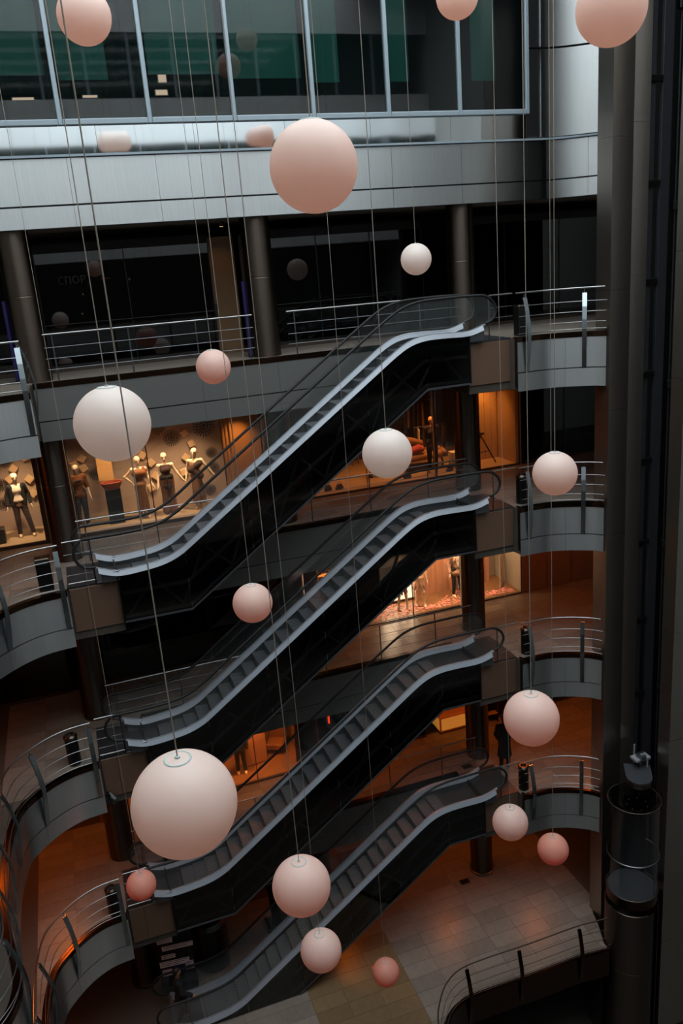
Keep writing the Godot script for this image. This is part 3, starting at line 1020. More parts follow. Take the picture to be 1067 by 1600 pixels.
# ---------------------------------------------------------------- lift
func build_elevator() -> void:
	var sh := thing("lift_pilaster", "tall brown-grey steel pilaster left of the lift rails", "pilaster", Vector3.ZERO)
	var cuts := [-4.5, -1.0, 2.4, 5.9, 9.2, 12.6, 16.0, 19.0, 22.5, 26.0, 29.5, 33.0]
	for k in cuts.size() - 1:
		var a := PackedVector2Array([Vector2(13.74, 0.5), Vector2(13.74, 1.08), Vector2(14.38, 1.0), Vector2(14.38, 0.5)])
		part("left_panel", mb().ext(a, cuts[k] + 0.004, cuts[k + 1] - 0.004), M["pilaster steel"], sh)
		var b := PackedVector2Array([Vector2(14.384, 0.5), Vector2(14.384, 1.0), Vector2(14.80, 1.06), Vector2(14.80, 0.5)])
		part("right_panel", mb().ext(b, cuts[k] + 0.304, cuts[k + 1] + 0.296), M["pilaster steel"], sh)
	part("core", mb().bb(13.78, 14.76, -4.5, 33.0, 0.52, 0.97), M["black"], sh)
	sh = thing("lift_pilaster", "dark brown steel pilaster at the right edge, in front of the lift rails", "pilaster", Vector3.ZERO)
	for k in cuts.size() - 1:
		part("panel", mb().bb(14.97, 16.6, cuts[k] + 0.804, cuts[k + 1] + 0.796, 1.9, 2.36), M["pilaster steel"], sh)
	# shaft behind: dark back wall, guide rails, bracketed plates
	var w := struct("wall_right")
	part("wall", mb().bb(14.8, 17.6, -4.5, 33.0, -0.2, -0.1), M["black"], w)
	part("wall", mb().bb(17.5, 17.6, -4.5, 33.0, -0.1, 1.9), M["black"], w)
	var g := thing("lift_guide", "ladder of dark grey plates and brackets running up the lift shaft", "lift guide", Vector3(14.98, 0, 0.62))
	var pl := mb().cbox(Vector3(0.15, 1.16, 0), Vector3(0.30, 2.22, 0.05), 0.01).mesh()
	var br := mb().cbox(Vector3(0.20, 0, 0.02), Vector3(0.42, 0.14, 0.16), 0.01).mesh()
	for k in 16:
		part("plate", pl, M["shaft grey"], g, Vector3(0, -4.4 + 2.35 * k, 0))
		part("bracket", br, M["black"], g, Vector3(0.05, -4.4 + 2.35 * k, 0))
	g = thing("lift_guide", "smooth blue-grey guide channel in the middle of the lift shaft", "lift guide", Vector3(15.6, 0, 0.62))
	part("channel", mb().cbox(Vector3(0, 14.0, 0), Vector3(0.30, 37.0, 0.10), 0.012), M["shaft grey"], g)
	g = thing("lift_guide", "bundle of thin upright rails beside the right pilaster", "lift guide", Vector3(15.98, 0, 0.62))
	for k in 4:
		part("rail", mb().tube([Vector3(0.09 * k, -4.4, 0), Vector3(0.09 * k, 32.8, 0)], 0.022, 8), M["shaft grey"], g)
	for k in 8:
		part("bracket", mb().cbox(Vector3(0.13, -1.6 + 4.5 * k, 0.02), Vector3(0.5, 0.22, 0.14), 0.012), M["black"], g)
	# round pit wall under the car, open to the dark in the middle
	var pit := thing("lift_pit_wall", "curved brown steel wall under the round lift car, with a dark slot", "pit wall", Vector3(14.06, 0, 2.08))
	var pr := 0.76
	for q in [[88.0, 232.0], [-40.0, 52.0]]:
		part("curved_panel", mb().lathe([Vector2(pr - 0.03, -4.5), Vector2(pr, -4.49), Vector2(pr, -0.6), Vector2(pr - 0.006, -0.59), Vector2(pr - 0.006, -0.58), Vector2(pr, -0.57), Vector2(pr, 1.5), Vector2(pr - 0.03, 1.51)], 24, Vector3.ZERO, deg_to_rad(q[0]), deg_to_rad(q[1])), M["column steel"], pit)
	part("dark_slot", mb().lathe([Vector2(pr - 0.08, -4.5), Vector2(pr - 0.08, 1.4)], 10, Vector3.ZERO, deg_to_rad(52.0), deg_to_rad(88.0)), M["black"], pit)
	# car
	var c := thing("lift_car", "round glass lift car with a steel drum base near the ground floor", "lift car", Vector3(14.06, 2.0, 2.08))
	var R := 0.72
	part("floor", mb().lathe([Vector2(0.0, 0.0), Vector2(R - 0.03, 0.0)], 48, Vector3.ZERO), M["skirt steel"], c)
	part("base_drum", mb().lathe([Vector2(0.0, -0.36), Vector2(R - 0.05, -0.36), Vector2(R, -0.30), Vector2(R, 0.0), Vector2(R - 0.03, 0.01)], 48, Vector3.ZERO), M["bronze"], c)
	for k in 5:
		var a0 := deg_to_rad(-20.0 + 42.0 * k)
		part("glass_wall", mb().lathe([Vector2(R - 0.02, 0.02), Vector2(R - 0.02, 2.96)], 10, Vector3.ZERO, a0, a0 + deg_to_rad(41.0)), M["balustrade glass"], c)
	for y in [0.015, 1.2, 2.98]:
		var pts := []
		for j in 48:
			pts.append(Vector3(cos(TAU * j / 48.0) * R, y, sin(TAU * j / 48.0) * R))
		part("ring", mb().tube(pts, 0.018 if y > 1.0 else 0.025, 8, true), M["rail steel"] if y > 1.0 and y < 2.0 else M["column steel"], c)
	part("door_rail", mb().tube([Vector3(0.25, 0.0, 0.66), Vector3(0.25, 1.2, 0.66)], 0.012, 8), M["rail steel"], c)
	part("back_wall", mb().lathe([Vector2(R - 0.04, 0.02), Vector2(R - 0.04, 2.96)], 16, Vector3.ZERO, deg_to_rad(-120.0), deg_to_rad(-20.0)), M["black"], c)
	var roof := part("roof", mb().lathe([Vector2(0.0, 3.0), Vector2(R - 0.06, 3.0), Vector2(R - 0.06, 3.04), Vector2(0.0, 3.04)], 40, Vector3.ZERO), M["dark glass"], c)
	for k in 7:
		var a := TAU * k / 7.0
		part("spot_lamp", mb().ball(Vector3(cos(a) * 0.28 - 0.1, 2.985, sin(a) * 0.28 + 0.25), Vector3(0.012, 0.012, 0.012), 8, 6), M["lamp warm"], roof)
	# D-shaped motor housing over the car, with its hoist gear
	var o := PackedVector2Array()
	for k in 13:
		var a := PI * k / 12.0
		o.append(Vector2(cos(a) * 0.36, sin(a) * 0.42))
	o.append(Vector2(-0.36, -0.55)); o.append(Vector2(0.36, -0.55))
	var hs := part("motor_housing", mb().ext(o, 0.0, 0.05), M["skirt steel"], c, Vector3(0.16, 3.62, -0.02))
	part("housing_skirt", mb().ext(Geometry2D.offset_polygon(o, -0.02)[0], -0.16, 0.0), M["column steel"], hs)
	hs.rotation.y = -0.55
	for q in [[0.5, -0.4, 0.9], [0.62, -0.25, 0.7], [0.4, -0.55, 1.1]]:
		part("hoist_rod", mb().tube([Vector3(q[0], 3.2, q[1]), Vector3(q[0], 3.2 + q[2], q[1])], 0.025, 8), M["truss steel"], c)
	part("hoist_frame", mb().cbox(Vector3(0.48, 3.95, -0.38), Vector3(0.5, 0.08, 0.3), 0.01), M["truss steel"], c)
	part("sheave", mb().tube([Vector3(0.36, 4.05, -0.3), Vector3(0.52, 4.05, -0.3)], 0.13, 18), M["satin steel"], c)

# ---------------------------------------------------------------- ground floor and the well to the basement
func build_ground() -> void:
	var well := curve([Vector2(13.24, 2.18), Vector2(12.9, 2.15), Vector2(12.2, 2.08), Vector2(10.7, 2.08), Vector2(9.3, 2.04), Vector2(8.5, 2.08), Vector2(7.98, 2.32), Vector2(7.58, 2.74), Vector2(7.26, 3.3), Vector2(7.1, 4.2), Vector2(7.1, 6.5)], 6)
	var o := PackedVector2Array([Vector2(-9.0, -10.0), Vector2(20.9, -10.0), Vector2(20.9, -0.3), Vector2(14.5, -0.3), Vector2(13.7, 0.7), Vector2(13.55, 1.2), Vector2(13.26, 1.9), Vector2(13.26, 2.16)])
	for k in well[0].size():
		o.append(well[0][k] + Vector2(0.0, -0.0))
	o.append(Vector2(7.1, 14.0)); o.append(Vector2(-9.0, 14.0))
	var f := struct("floor")
	part("slab", mb().ext(o, -0.5, -0.004), M["grout"], f)
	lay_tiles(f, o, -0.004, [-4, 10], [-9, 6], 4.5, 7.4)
	# what closes the ground floor behind the well, out of sight
	f = struct("floor")
	part("slab", mb().bb(-9.0, 20.9, -5.0, -4.5, -10.0, 26.0), M["concrete"], f)
	f = struct("floor")
	part("slab", mb().bb(-9.0, 20.9, -0.5, -0.01, 14.0, 26.0), M["concrete"], f)
	# rim of the well
	var fa := thing("well_fascia", "dark bronze rim round the opening to the basement", "fascia")
	part("coping", mb().sheet(well[0], well[1], -0.10, 0.03, -0.06, 0.03), M["bronze"], fa)
	part("panel", mb().sheet(well[0], well[1], -0.02, 0.02, -0.9, -0.07), M["bronze"], fa)
	if blade == null:
		blade = blade_mesh()
	var r := thing("well_railing", "dark railing with blade posts round the basement opening on the ground floor", "railing")
	railing(well, 0.0, 0.0, run_length(well), [0.95, 2.95, 4.6, 7.2], r)
	for ch in r.get_children():
		ch.material_override = M["column steel"] if String(ch.name).begins_with("handrail") or String(ch.name).begins_with("bar") else M["bronze"]
	# potted plant down in the basement
	var pl := thing("basement_plant", "leafy green plant down in the basement opening", "plant", Vector3(9.3, -4.5, 5.2))
	part("pot", mb().lathe([Vector2(0.0, 0.0), Vector2(0.26, 0.0), Vector2(0.36, 0.55), Vector2(0.32, 0.55), Vector2(0.3, 0.5), Vector2(0.0, 0.5)], 24, Vector3.ZERO), M["bronze"], pl)
	part("stem", mb().tube([Vector3(0, 0.5, 0), Vector3(0.03, 1.5, 0.02), Vector3(-0.02, 2.2, 0)], [0.03, 0.022, 0.012], 8), M["dark wood"], pl)
	var lf := mb()
	for k in 6:
		var t := k / 5.0
		var w := 0.055 * sin(PI * (0.08 + 0.9 * t))
		lf.vert(Vector3(-w, 0.06 * sin(t * 2.6), 0.5 * t), Vector3.UP)
		lf.vert(Vector3(w, 0.06 * sin(t * 2.6), 0.5 * t), Vector3.UP)
	for k in 5:
		lf.tri(2 * k, 2 * k + 1, 2 * k + 3); lf.tri(2 * k, 2 * k + 3, 2 * k + 2)
	var lm := lf.mesh()
	for k in 44:
		var p := part("leaf", lm, M["leaf"], pl, Vector3(0, 1.0 + 0.03 * k, 0))
		p.rotation = Vector3(-0.7 + rng.randf() * 1.1, k * 2.4, rng.randf_range(-0.4, 0.4))

const NTH := ["first", "second", "third", "fourth", "fifth", "sixth", "seventh", "eighth", "ninth", "tenth", "eleventh", "twelfth", "thirteenth", "fourteenth", "fifteenth", "sixteenth", "seventeenth", "eighteenth"]

# ---------------------------------------------------------------- lamps
# a recessed lamp in a ceiling or over a display: housing, glowing lens, and the light it gives just below the lens
func spot(at: Vector3, towards: Vector3, key: String, energy: float, angle: float, label: String, group: String) -> void:
	var t := thing("spot_lamp", label, "lamp", at, 0.0, group)
	var d := (towards - at).normalized()
	part("housing", mb().tube([-d * 0.10, d * 0.02], 0.055, 14), M["black"], t)
	part("lens", mb().tube([d * 0.02, d * 0.026], 0.045, 14), M["lamp " + key], t)
	var l := SpotLight3D.new()
	l.name = "light"
	l.light_color = M["lamp " + key].emission
	l.light_energy = energy
	l.spot_angle = angle
	l.spot_range = 40.0
	l.spot_attenuation = 2.0
	l.light_size = 0.05
	l.shadow_enabled = true
	t.add_child(l)
	l.position = d * 0.04
	l.basis = Basis.looking_at(d, Vector3.UP if absf(d.y) < 0.95 else Vector3.RIGHT)

# a flat square ceiling panel lamp
func panel_lamp(at: Vector3, key: String, energy: float, size: Vector2, label: String, group: String) -> void:
	var t := thing("panel_lamp", label, "lamp", at, 0.0, group)
	part("frame", mb().bb(-size.x / 2 - 0.03, size.x / 2 + 0.03, -0.02, 0.03, -size.y / 2 - 0.03, size.y / 2 + 0.03), M["window frame"], t)
	part("lens", mb().bb(-size.x / 2, size.x / 2, -0.03, -0.02, -size.y / 2, size.y / 2), M["lamp " + key], t)
	var l := AreaLight3D.new()
	l.name = "light"
	l.light_color = M["lamp " + key].emission
	l.light_energy = energy
	l.area_size = size
	l.area_range = 40.0
	l.area_attenuation = 2.0
	l.shadow_enabled = true
	t.add_child(l)
	l.position = Vector3(0, -0.04, 0)
	l.rotation.x = -PI / 2

# ---------------------------------------------------------------- figures
# joints of a standing figure that faces +z, 1.82 m tall; "move" overrides joints
func joints(move := {}) -> Dictionary:
	var j := {
		"pelvis": Vector3(0, 0.99, 0), "waist": Vector3(0, 1.13, 0), "chest": Vector3(0, 1.33, 0.0), "neck0": Vector3(0, 1.47, -0.01), "neck1": Vector3(0, 1.57, 0.0), "head": Vector3(0, 1.69, 0.012),
		"lsh": Vector3(0.18, 1.44, 0), "lel": Vector3(0.235, 1.16, -0.03), "lwr": Vector3(0.25, 0.91, 0.05), "rsh": Vector3(-0.18, 1.44, 0), "rel": Vector3(-0.235, 1.16, -0.03), "rwr": Vector3(-0.25, 0.91, 0.05),
		"lhip": Vector3(0.09, 0.95, 0), "lkn": Vector3(0.10, 0.52, 0.015), "lan": Vector3(0.11, 0.085, -0.02), "rhip": Vector3(-0.09, 0.95, 0), "rkn": Vector3(-0.10, 0.52, 0.015), "ran": Vector3(-0.11, 0.085, -0.02), "look": Vector3(0, 0, 1)}
	for k in move:
		j[k] = move[k]
	return j

func body_mesh(j: Dictionary, female := false, hands := true, cell := 0.014) -> MB:
	var s := 0.9 if female else 1.0
	var b := []
	b.append([j.pelvis + Vector3(0.055, 0, 0), j.pelvis - Vector3(0.055, 0, 0), 0.115, 0.115])
	b.append([j.pelvis, j.waist, 0.115, 0.09 * s])
	b.append([j.waist, j.chest, 0.095 * s, 0.115 * s])
	b.append([j.chest + Vector3(0.07, 0.02, 0), j.chest - Vector3(0.07, -0.02, 0), 0.10 * s, 0.10 * s])
	if female:
		b.append([j.chest + Vector3(0.07, -0.02, 0.075), j.chest + Vector3(0.07, -0.02, 0.07), 0.055, 0.05])
		b.append([j.chest + Vector3(-0.07, -0.02, 0.075), j.chest + Vector3(-0.07, -0.02, 0.07), 0.055, 0.05])
	b.append([j.lsh, j.rsh, 0.058 * s, 0.058 * s])
	b.append([j.neck0, j.neck1, 0.055 * s, 0.048 * s])
	for q in ["l", "r"]:
		b.append([j[q + "sh"], j[q + "el"], 0.052 * s, 0.038 * s])
		b.append([j[q + "el"], j[q + "wr"], 0.040 * s, 0.026 * s])
		b.append([j[q + "hip"], j[q + "kn"], 0.088, 0.054 * s])
		b.append([j[q + "kn"], j[q + "an"], 0.054 * s, 0.036 * s])
		var a: Vector3 = j[q + "an"]
		b.append([a + Vector3(0, -0.045, -0.035), a + Vector3(0, -0.055, 0.12), 0.038, 0.028])
		b.append([a, a + Vector3(0, -0.04, 0.04), 0.038, 0.036])
	var m := mb().skin(b, cell, 0.05)
	# head with brow, nose, chin and ears
	var h: Vector3 = j.head
	var f: Vector3 = j.look.normalized()
	var sd := Vector3.UP.cross(f).normalized()
	var up := f.cross(sd)
	var hb := [[h + up * 0.035 - f * 0.018, h + up * 0.02 + f * 0.012, 0.088, 0.082], [h - up * 0.02 + f * 0.02, h - up * 0.075 + f * 0.035, 0.066, 0.042], [h - up * 0.10 + f * 0.045, h - up * 0.10 + f * 0.05, 0.026, 0.026],
		[h + up * 0.005 + f * 0.088, h - up * 0.035 + f * 0.108, 0.009, 0.015], [h + up * 0.022 + f * 0.078 + sd * 0.035, h + up * 0.022 + f * 0.078 - sd * 0.035, 0.016, 0.016], [h - up * 0.068 + f * 0.078 + sd * 0.016, h - up * 0.068 + f * 0.078 - sd * 0.016, 0.011, 0.011],
		[h - up * 0.01 + sd * 0.078, h - up * 0.035 + sd * 0.076, 0.016, 0.010], [h - up * 0.01 - sd * 0.078, h - up * 0.035 - sd * 0.076, 0.016, 0.010], [j.neck1 - Vector3(0, 0.02, 0), h - up * 0.05 - f * 0.01, 0.048 * s, 0.05]]
	m.skin(hb, 0.008, 0.02)
	if hands:
		for q in ["l", "r"]:
			var w: Vector3 = j[q + "wr"]
			var d: Vector3 = (w - j[q + "el"]).normalized()
			if move_hand.has(q):
				d = move_hand[q].normalized()
			var ac := d.cross(Vector3.UP if absf(d.y) < 0.7 else Vector3(1, 0, 0) * (1.0 if q == "l" else -1.0)).normalized()
			var inn := ac.cross(d)
			var hd := [[w - d * 0.03, w + d * 0.01, 0.027, 0.026], [w + d * 0.02 + ac * 0.012, w + d * 0.075 + ac * 0.026, 0.020, 0.016], [w + d * 0.02 - ac * 0.012, w + d * 0.075 - ac * 0.026, 0.020, 0.016]]
			for k in 4:
				var o := ac * (0.030 - 0.020 * k)
				var l: float = [0.062, 0.074, 0.070, 0.054][k]
				var k0 := w + d * 0.08 + o
				var k1: Vector3 = k0 + (d + inn * 0.25).normalized() * l * 0.55
				hd.append([k0, k1, 0.0095, 0.0085])
				hd.append([k1, k1 + (d + inn * 0.7).normalized() * l * 0.5, 0.0085, 0.007])
			var t0 := w + d * 0.03 + ac * 0.026
			var t1: Vector3 = t0 + (d * 0.8 + ac * 0.7 + inn * 0.2).normalized() * 0.045
			hd.append([t0, t1, 0.012, 0.010])
			hd.append([t1, t1 + (d + ac * 0.25 + inn * 0.2).normalized() * 0.032, 0.010, 0.008])
			m.skin(hd, 0.006, 0.008)
	return m

var move_hand := {}

func top_mesh(j: Dictionary, sleeve: float, hem: float, fat := 0.018, female := false) -> MB:
	var s := 0.9 if female else 1.0
	var cw := 0.07 if sleeve > 0.0 else 0.055
	var b := [[j.chest + Vector3(cw, 0.0, 0), j.chest - Vector3(cw, 0.0, 0), 0.10 * s + fat, 0.10 * s + fat], [j.waist, j.chest, 0.098 * s + fat, 0.115 * s + fat]]
	if sleeve > 0.0:
		b.append([j.lsh, j.rsh, 0.058 * s + fat, 0.058 * s + fat])
	else:
		b.append([j.lsh + Vector3(-0.07, -0.02, 0.03), j.rsh + Vector3(0.07, -0.02, 0.03), 0.05, 0.05])
	b.append([Vector3(0.05, hem, 0), Vector3(-0.05, hem, 0), 0.115 + fat, 0.115 + fat])
	b.append([Vector3(0, hem, 0), j.waist, 0.125 + fat, 0.09 * s + fat])
	if female:
		b.append([j.chest + Vector3(0.07, -0.02, 0.075), j.chest + Vector3(-0.07, -0.02, 0.075), 0.055 + fat * 0.6, 0.055 + fat * 0.6])
	for q in ["l", "r"]:
		if sleeve > 0.0:
			b.append([j[q + "sh"], j[q + "sh"].lerp(j[q + "el"], minf(1.0, sleeve * 2.0)), 0.054 * s + fat, 0.044 * s + fat])
		if sleeve > 0.5:
			b.append([j[q + "el"], j[q + "el"].lerp(j[q + "wr"], sleeve * 2.0 - 1.0), 0.044 * s + fat, 0.034 * s + fat])
	return mb().skin(b, 0.015, 0.05)

func trouser_mesh(j: Dictionary, fat := 0.016, hem := 0.0) -> MB:
	var b := [[j.pelvis + Vector3(0.055, 0.03, 0), j.pelvis + Vector3(-0.055, 0.03, 0), 0.115 + fat, 0.115 + fat]]
	for q in ["l", "r"]:
		b.append([j[q + "hip"], j[q + "kn"], 0.09 + fat, 0.056 + fat])
		b.append([j[q + "kn"], j[q + "kn"].lerp(j[q + "an"], 0.94), 0.056 + fat, 0.044 + fat + hem])
	return mb().skin(b, 0.015, 0.03)

# dress: bodice from the chest to the waist and a skirt that widens to its hem
func dress_mesh(j: Dictionary, hem: float, wide: float, straps := true) -> MB:
	var b := [[j.chest + Vector3(0.06, -0.02, 0.02), j.chest + Vector3(-0.06, -0.02, 0.02), 0.112, 0.112], [j.waist, j.chest - Vector3(0, 0.02, 0), 0.10, 0.118], [j.pelvis, j.waist, 0.135, 0.10], [j.pelvis + Vector3(0.05, 0, 0), j.pelvis - Vector3(0.05, 0, 0), 0.13, 0.13]]
	for k in 9:
		var a := TAU * k / 9.0
		var d := Vector3(cos(a), 0, sin(a))
		b.append([j.pelvis + d * 0.06, Vector3(0, hem + 0.03, 0) + d * wide, 0.09, 0.032])
	if straps:
		b.append([j.lsh + Vector3(-0.06, 0.03, 0.03), j.chest + Vector3(0.08, 0, 0.07), 0.014, 0.016])
		b.append([j.rsh + Vector3(0.06, 0.03, 0.03), j.chest + Vector3(-0.08, 0, 0.07), 0.014, 0.016])
	return mb().skin(b, 0.016, 0.035)

func shoe_mesh(a: Vector3) -> MB:
	return mb().skin([[a + Vector3(0, -0.04, -0.04), a + Vector3(0, -0.052, 0.13), 0.044, 0.034], [a + Vector3(0, 0.0, -0.02), a + Vector3(0, -0.03, 0.03), 0.044, 0.042]], 0.012, 0.03)

# ---------------------------------------------------------------- shops
func wall_piece(parent: Node, called: String, key: String, x0: float, x1: float, y0: float, y1: float, z0: float, z1: float) -> MeshInstance3D:
	return part(called, mb().bb(x0, x1, y0, y1, z0, z1), M[key], parent)

# a glazed front: panes between slim frames
func front(x0: float, x1: float, y: float, top: float, panes: int, key: String, frame: String, label: String, sill := 0.1) -> Node3D:
	var f := thing("storefront", label, "storefront", Vector3(0, 0, SHOP_Z))
	var w := (x1 - x0) / panes
	part("plinth", mb().bb(x0, x1, y, y + sill, -0.06, 0.02), M["dark wood"], f)
	part("header", mb().bb(x0, x1, top, y + 3.17, -0.1, 0.02), M["dark wall"], f)
	for k in panes:
		part("pane", mb().bb(x0 + w * k + 0.01, x0 + w * (k + 1) - 0.01, y + sill, top, -0.012, 0.0), M[key], f)
	for k in panes + 1:
		part("frame", mb().cbox(Vector3(x0 + w * k, (y + sill + top) / 2, 0), Vector3(0.025, top - y - sill, 0.05), 0.004), M[frame], f)
	return f

func medallion(r: float, petals: int) -> ArrayMesh:
	var m := mb()
	m.lathe([Vector2(0.0, 0.018), Vector2(r * 0.13, 0.018), Vector2(r * 0.13, 0.0)], 14, Vector3.ZERO)
	for ring in [[0.30, 0.42], [0.52, 0.60]]:
		m.lathe([Vector2(r * ring[0], 0.0), Vector2(r * ring[0], 0.008), Vector2(r * ring[1], 0.008), Vector2(r * ring[1], 0.0)], 28, Vector3.ZERO)
	for k in petals:
		var a := TAU * k / petals
		var d := Vector3(cos(a), 0, sin(a))
		var t := Vector3(-sin(a), 0, cos(a))
		m.box(d * r * 0.8 + Vector3(0, 0.006, 0), Vector3(r * 0.40, 0.012, r * 1.9 / petals), Basis(d, Vector3.UP, t))
		m.box(d * r * 0.22 + Vector3(0, 0.005, 0), Vector3(r * 0.22, 0.01, r * 0.5 / petals), Basis(d, Vector3.UP, t))
	return m.mesh()

func build_shops() -> void:
	shell_of_shops()
	shop_b_left()
	shop_b_right()
	shop_c()
	shop_d()
	shop_a()
	walkway_lamps()

func shell_of_shops() -> void:
	# back of each storey, and the walls between the shops
	for q in [[0.0, 3.15], [4.5, 7.65], [9.0, 12.15], [13.5, 16.65], [18.0, 21.4]]:
		var w := struct("wall_back")
		wall_piece(w, "wall", "dark wall", -9.0, 20.9, q[0], q[1], -9.0, -8.9)

func walkway_lamps() -> void:
	var g := {"B": "second gallery from the top", "C": "third gallery from the top", "D": "lowest gallery", "ground": "ground floor"}
	var rows := {"B": [[-2.6, -1.6, 2.2], [3.0, -3.0, 0.9], [8.8, -3.0, 1.2], [13.0, -2.4, 0.6]], "C": [[-3.0, -0.6, 1.6], [8.8, -3.0, 1.8], [13.3, -2.2, 1.5], [15.6, -2.4, 1.2]],
		"D": [[-3.2, 1.0, 3.2], [-1.8, -2.8, 3.0], [3.9, -3.2, 1.6], [8.6, -3.1, 2.8], [13.2, -2.4, 3.0], [15.8, -2.2, 2.2]], "ground": [[-2.6, 0.6, 2.2], [6.6, -3.4, 1.6], [10.5, -3.2, 1.6], [13.4, -2.2, 1.6]]}
	for lv in rows:
		var n := -1
		for q in rows[lv]:
			n += 1
			panel_lamp(Vector3(q[0], LEVEL[lv] + 3.13, q[1]), "deep", q[2] * 1.2, Vector2(0.5, 0.5), "amber square ceiling lamp of the %s, %s from the left" % [g[lv], NTH[n]], "ceiling lamps of the %s" % g[lv])

func mannequin(label: String, at: Vector3, turn: float) -> Node3D:
	return thing("mannequin", label, "mannequin", at, turn, "")

func shop_b_left() -> void:
	var y := 13.5
	var w := struct("wall_back")
	wall_piece(w, "wall", "beige wall", -4.0, 5.0, y, 16.7, -5.75, -5.65)
	wall_piece(w, "side_wall", "beige wall", -0.36, -0.28, y, 16.7, -5.65, SHOP_Z - 0.22)
	wall_piece(w, "side_wall", "beige wall", 5.0, 5.1, y, 16.7, -5.65, SHOP_Z - 0.1)
	var fl := struct("floor")
	wall_piece(fl, "platform", "display floor", -4.0, 5.0, y, y + 0.1, -5.65, SHOP_Z - 0.06)
	front(-3.6, -0.42, y, 16.62, 2, "clear glass", "dark wood", "shop window at the far left with the dark jacket mannequin behind it")
	front(0.42, 4.66, y, 16.62, 2, "clear glass", "dark wood", "wide shop window behind the highest escalator's foot, four mannequins inside")
	var pier := thing("shop_pier", "brown pier between the two mannequin windows, behind the column", "pier")
	wall_piece(pier, "pier", "dark wood", -0.42, 0.42, y, 16.65, SHOP_Z - 0.2, SHOP_Z + 0.05)
	# gold frame right of the window
	var gp := thing("gold_frame", "lit golden door frame right of the mannequin window", "frame")
	for x in [4.70, 4.80, 4.92]:
		part("moulding", mb().cbox(Vector3(x, 15.05, SHOP_Z + 0.02), Vector3(0.07, 3.1, 0.10), 0.012), M["gold panel"], gp)
	var gw := thing("gold_wall_panel", "plain golden wall panel beside the golden door frame", "wall panel")
	part("panel", mb().cbox(Vector3(5.38, 15.05, SHOP_Z - 0.02), Vector3(0.78, 3.1, 0.06), 0.01), M["gold panel"], gw)
	gw = thing("dark_wall_panel", "dark brown wall panel behind the middle column", "wall panel")
	part("panel", mb().cbox(Vector3(6.22, 15.05, SHOP_Z - 0.02), Vector3(0.86, 3.1, 0.06), 0.01), M["dark wood"], gw)
	# paper medallions and cards on the back wall
	var med := [[4.44, 15.87, 0.34, "largest lace medallion on the beige wall, top right of the window"], [3.45, 15.63, 0.25, "middle sized lace medallion above the outstretched arm mannequin"], [3.10, 15.99, 0.22, "dark lace medallion half behind the large white ball"], [4.57, 15.03, 0.17, "small lace medallion right of the last mannequin's head"], [4.59, 14.55, 0.18, "lace medallion behind the last mannequin's shoulder"], [4.40, 13.90, 0.18, "lowest lace medallion near the golden frame"], [1.17, 14.9, 0.20, "lace medallion behind the mustard sweater mannequin"], [-1.42, 14.96, 0.2, "lace medallion at the far left beside the dark jacket mannequin"], [-1.4, 14.42, 0.2, "lowest lace medallion at the far left"], [-1.2, 15.6, 0.18, "lace medallion at the top of the far left window"]]
	for q in med:
		var t := thing("lace_medallion", q[3], "wall ornament", Vector3(q[0], q[1], -5.645), 0.0, "lace medallions on the shop wall")
		var o := part("medallion", medallion(q[2], 22), M["lace dark"], t)
		o.rotation.x = PI / 2
	var card := mb().cbox(Vector3(0, 0, 0.05), Vector3(0.2, 0.2, 0.1), 0.01).mesh()
	var cards := [[3.83, 15.74], [4.0, 15.4], [3.79, 15.0], [3.67, 14.57], [2.75, 15.0], [2.53, 15.25], [2.84, 14.58], [2.67, 14.25], [2.5, 14.76], [0.85, 15.4], [0.62, 15.25], [0.85, 15.12], [-1.0, 15.38], [-1.14, 15.1], [-0.64, 15.03], [-0.61, 14.61], [-0.64, 15.66], [4.0, 14.7]]
	cards.sort_custom(func(a, b): return a[0] < b[0])
	for k in cards.size():
		var t := thing("paper_card", "small tilted paper box on the medallion wall, %s from the left" % NTH[k], "wall ornament", Vector3(cards[k][0], cards[k][1], -5.65), 0.0, "paper boxes on the shop wall")
		var o := part("card", card, M["card"], t)
		o.rotation.z = 0.6 + 0.35 * sin(k * 2.3)
	# mannequins
	var t := mannequin("mannequin in a dark open jacket over a white shirt, far left window", Vector3(-0.98, y + 0.1, -4.85), 0.1)
	var j := joints({"lan": Vector3(0.24, 0.085, 0.06), "lkn": Vector3(0.17, 0.52, 0.05), "lel": Vector3(0.27, 1.18, -0.06), "lwr": Vector3(0.30, 0.92, 0.06), "rel": Vector3(-0.27, 1.18, -0.06), "rwr": Vector3(-0.30, 0.92, 0.06), "look": Vector3(0.15, 0, 1)})
	part("body", body_mesh(j), M["mannequin"], t)
	part("jacket", jacket(j), M["black cloth"], t)
	part("shirt", top_mesh(j, 0.0, 1.06, 0.010), M["white cloth"], t)
	part("trousers", trouser_mesh(j), M["brown cloth"], t)
	t = mannequin("bald mannequin in a mustard sweater and dark jeans", Vector3(0.62, y + 0.1, -4.8), 0.2)
	j = joints({"lel": Vector3(0.25, 1.16, -0.02), "lwr": Vector3(0.27, 0.90, 0.08), "look": Vector3(-0.1, 0, 1)})
	part("body", body_mesh(j), M["mannequin"], t)
	part("sweater", top_mesh(j, 0.5, 0.98, 0.024), M["mustard cloth"], t)
	part("chest_print", mb().cbox(Vector3(0.0, 1.36, 0.145), Vector3(0.14, 0.06, 0.02), 0.008), M["black cloth"], t)
	part("jeans", trouser_mesh(j, 0.02), M["denim"], t)
	part("shoe", shoe_mesh(j.lan), M["white cloth"], t)
	part("shoe", shoe_mesh(j.ran), M["white cloth"], t)
	t = mannequin("mannequin in a long dark printed dress, hand on hip, beside the basket", Vector3(2.30, y + 0.1, -4.75), -0.1)
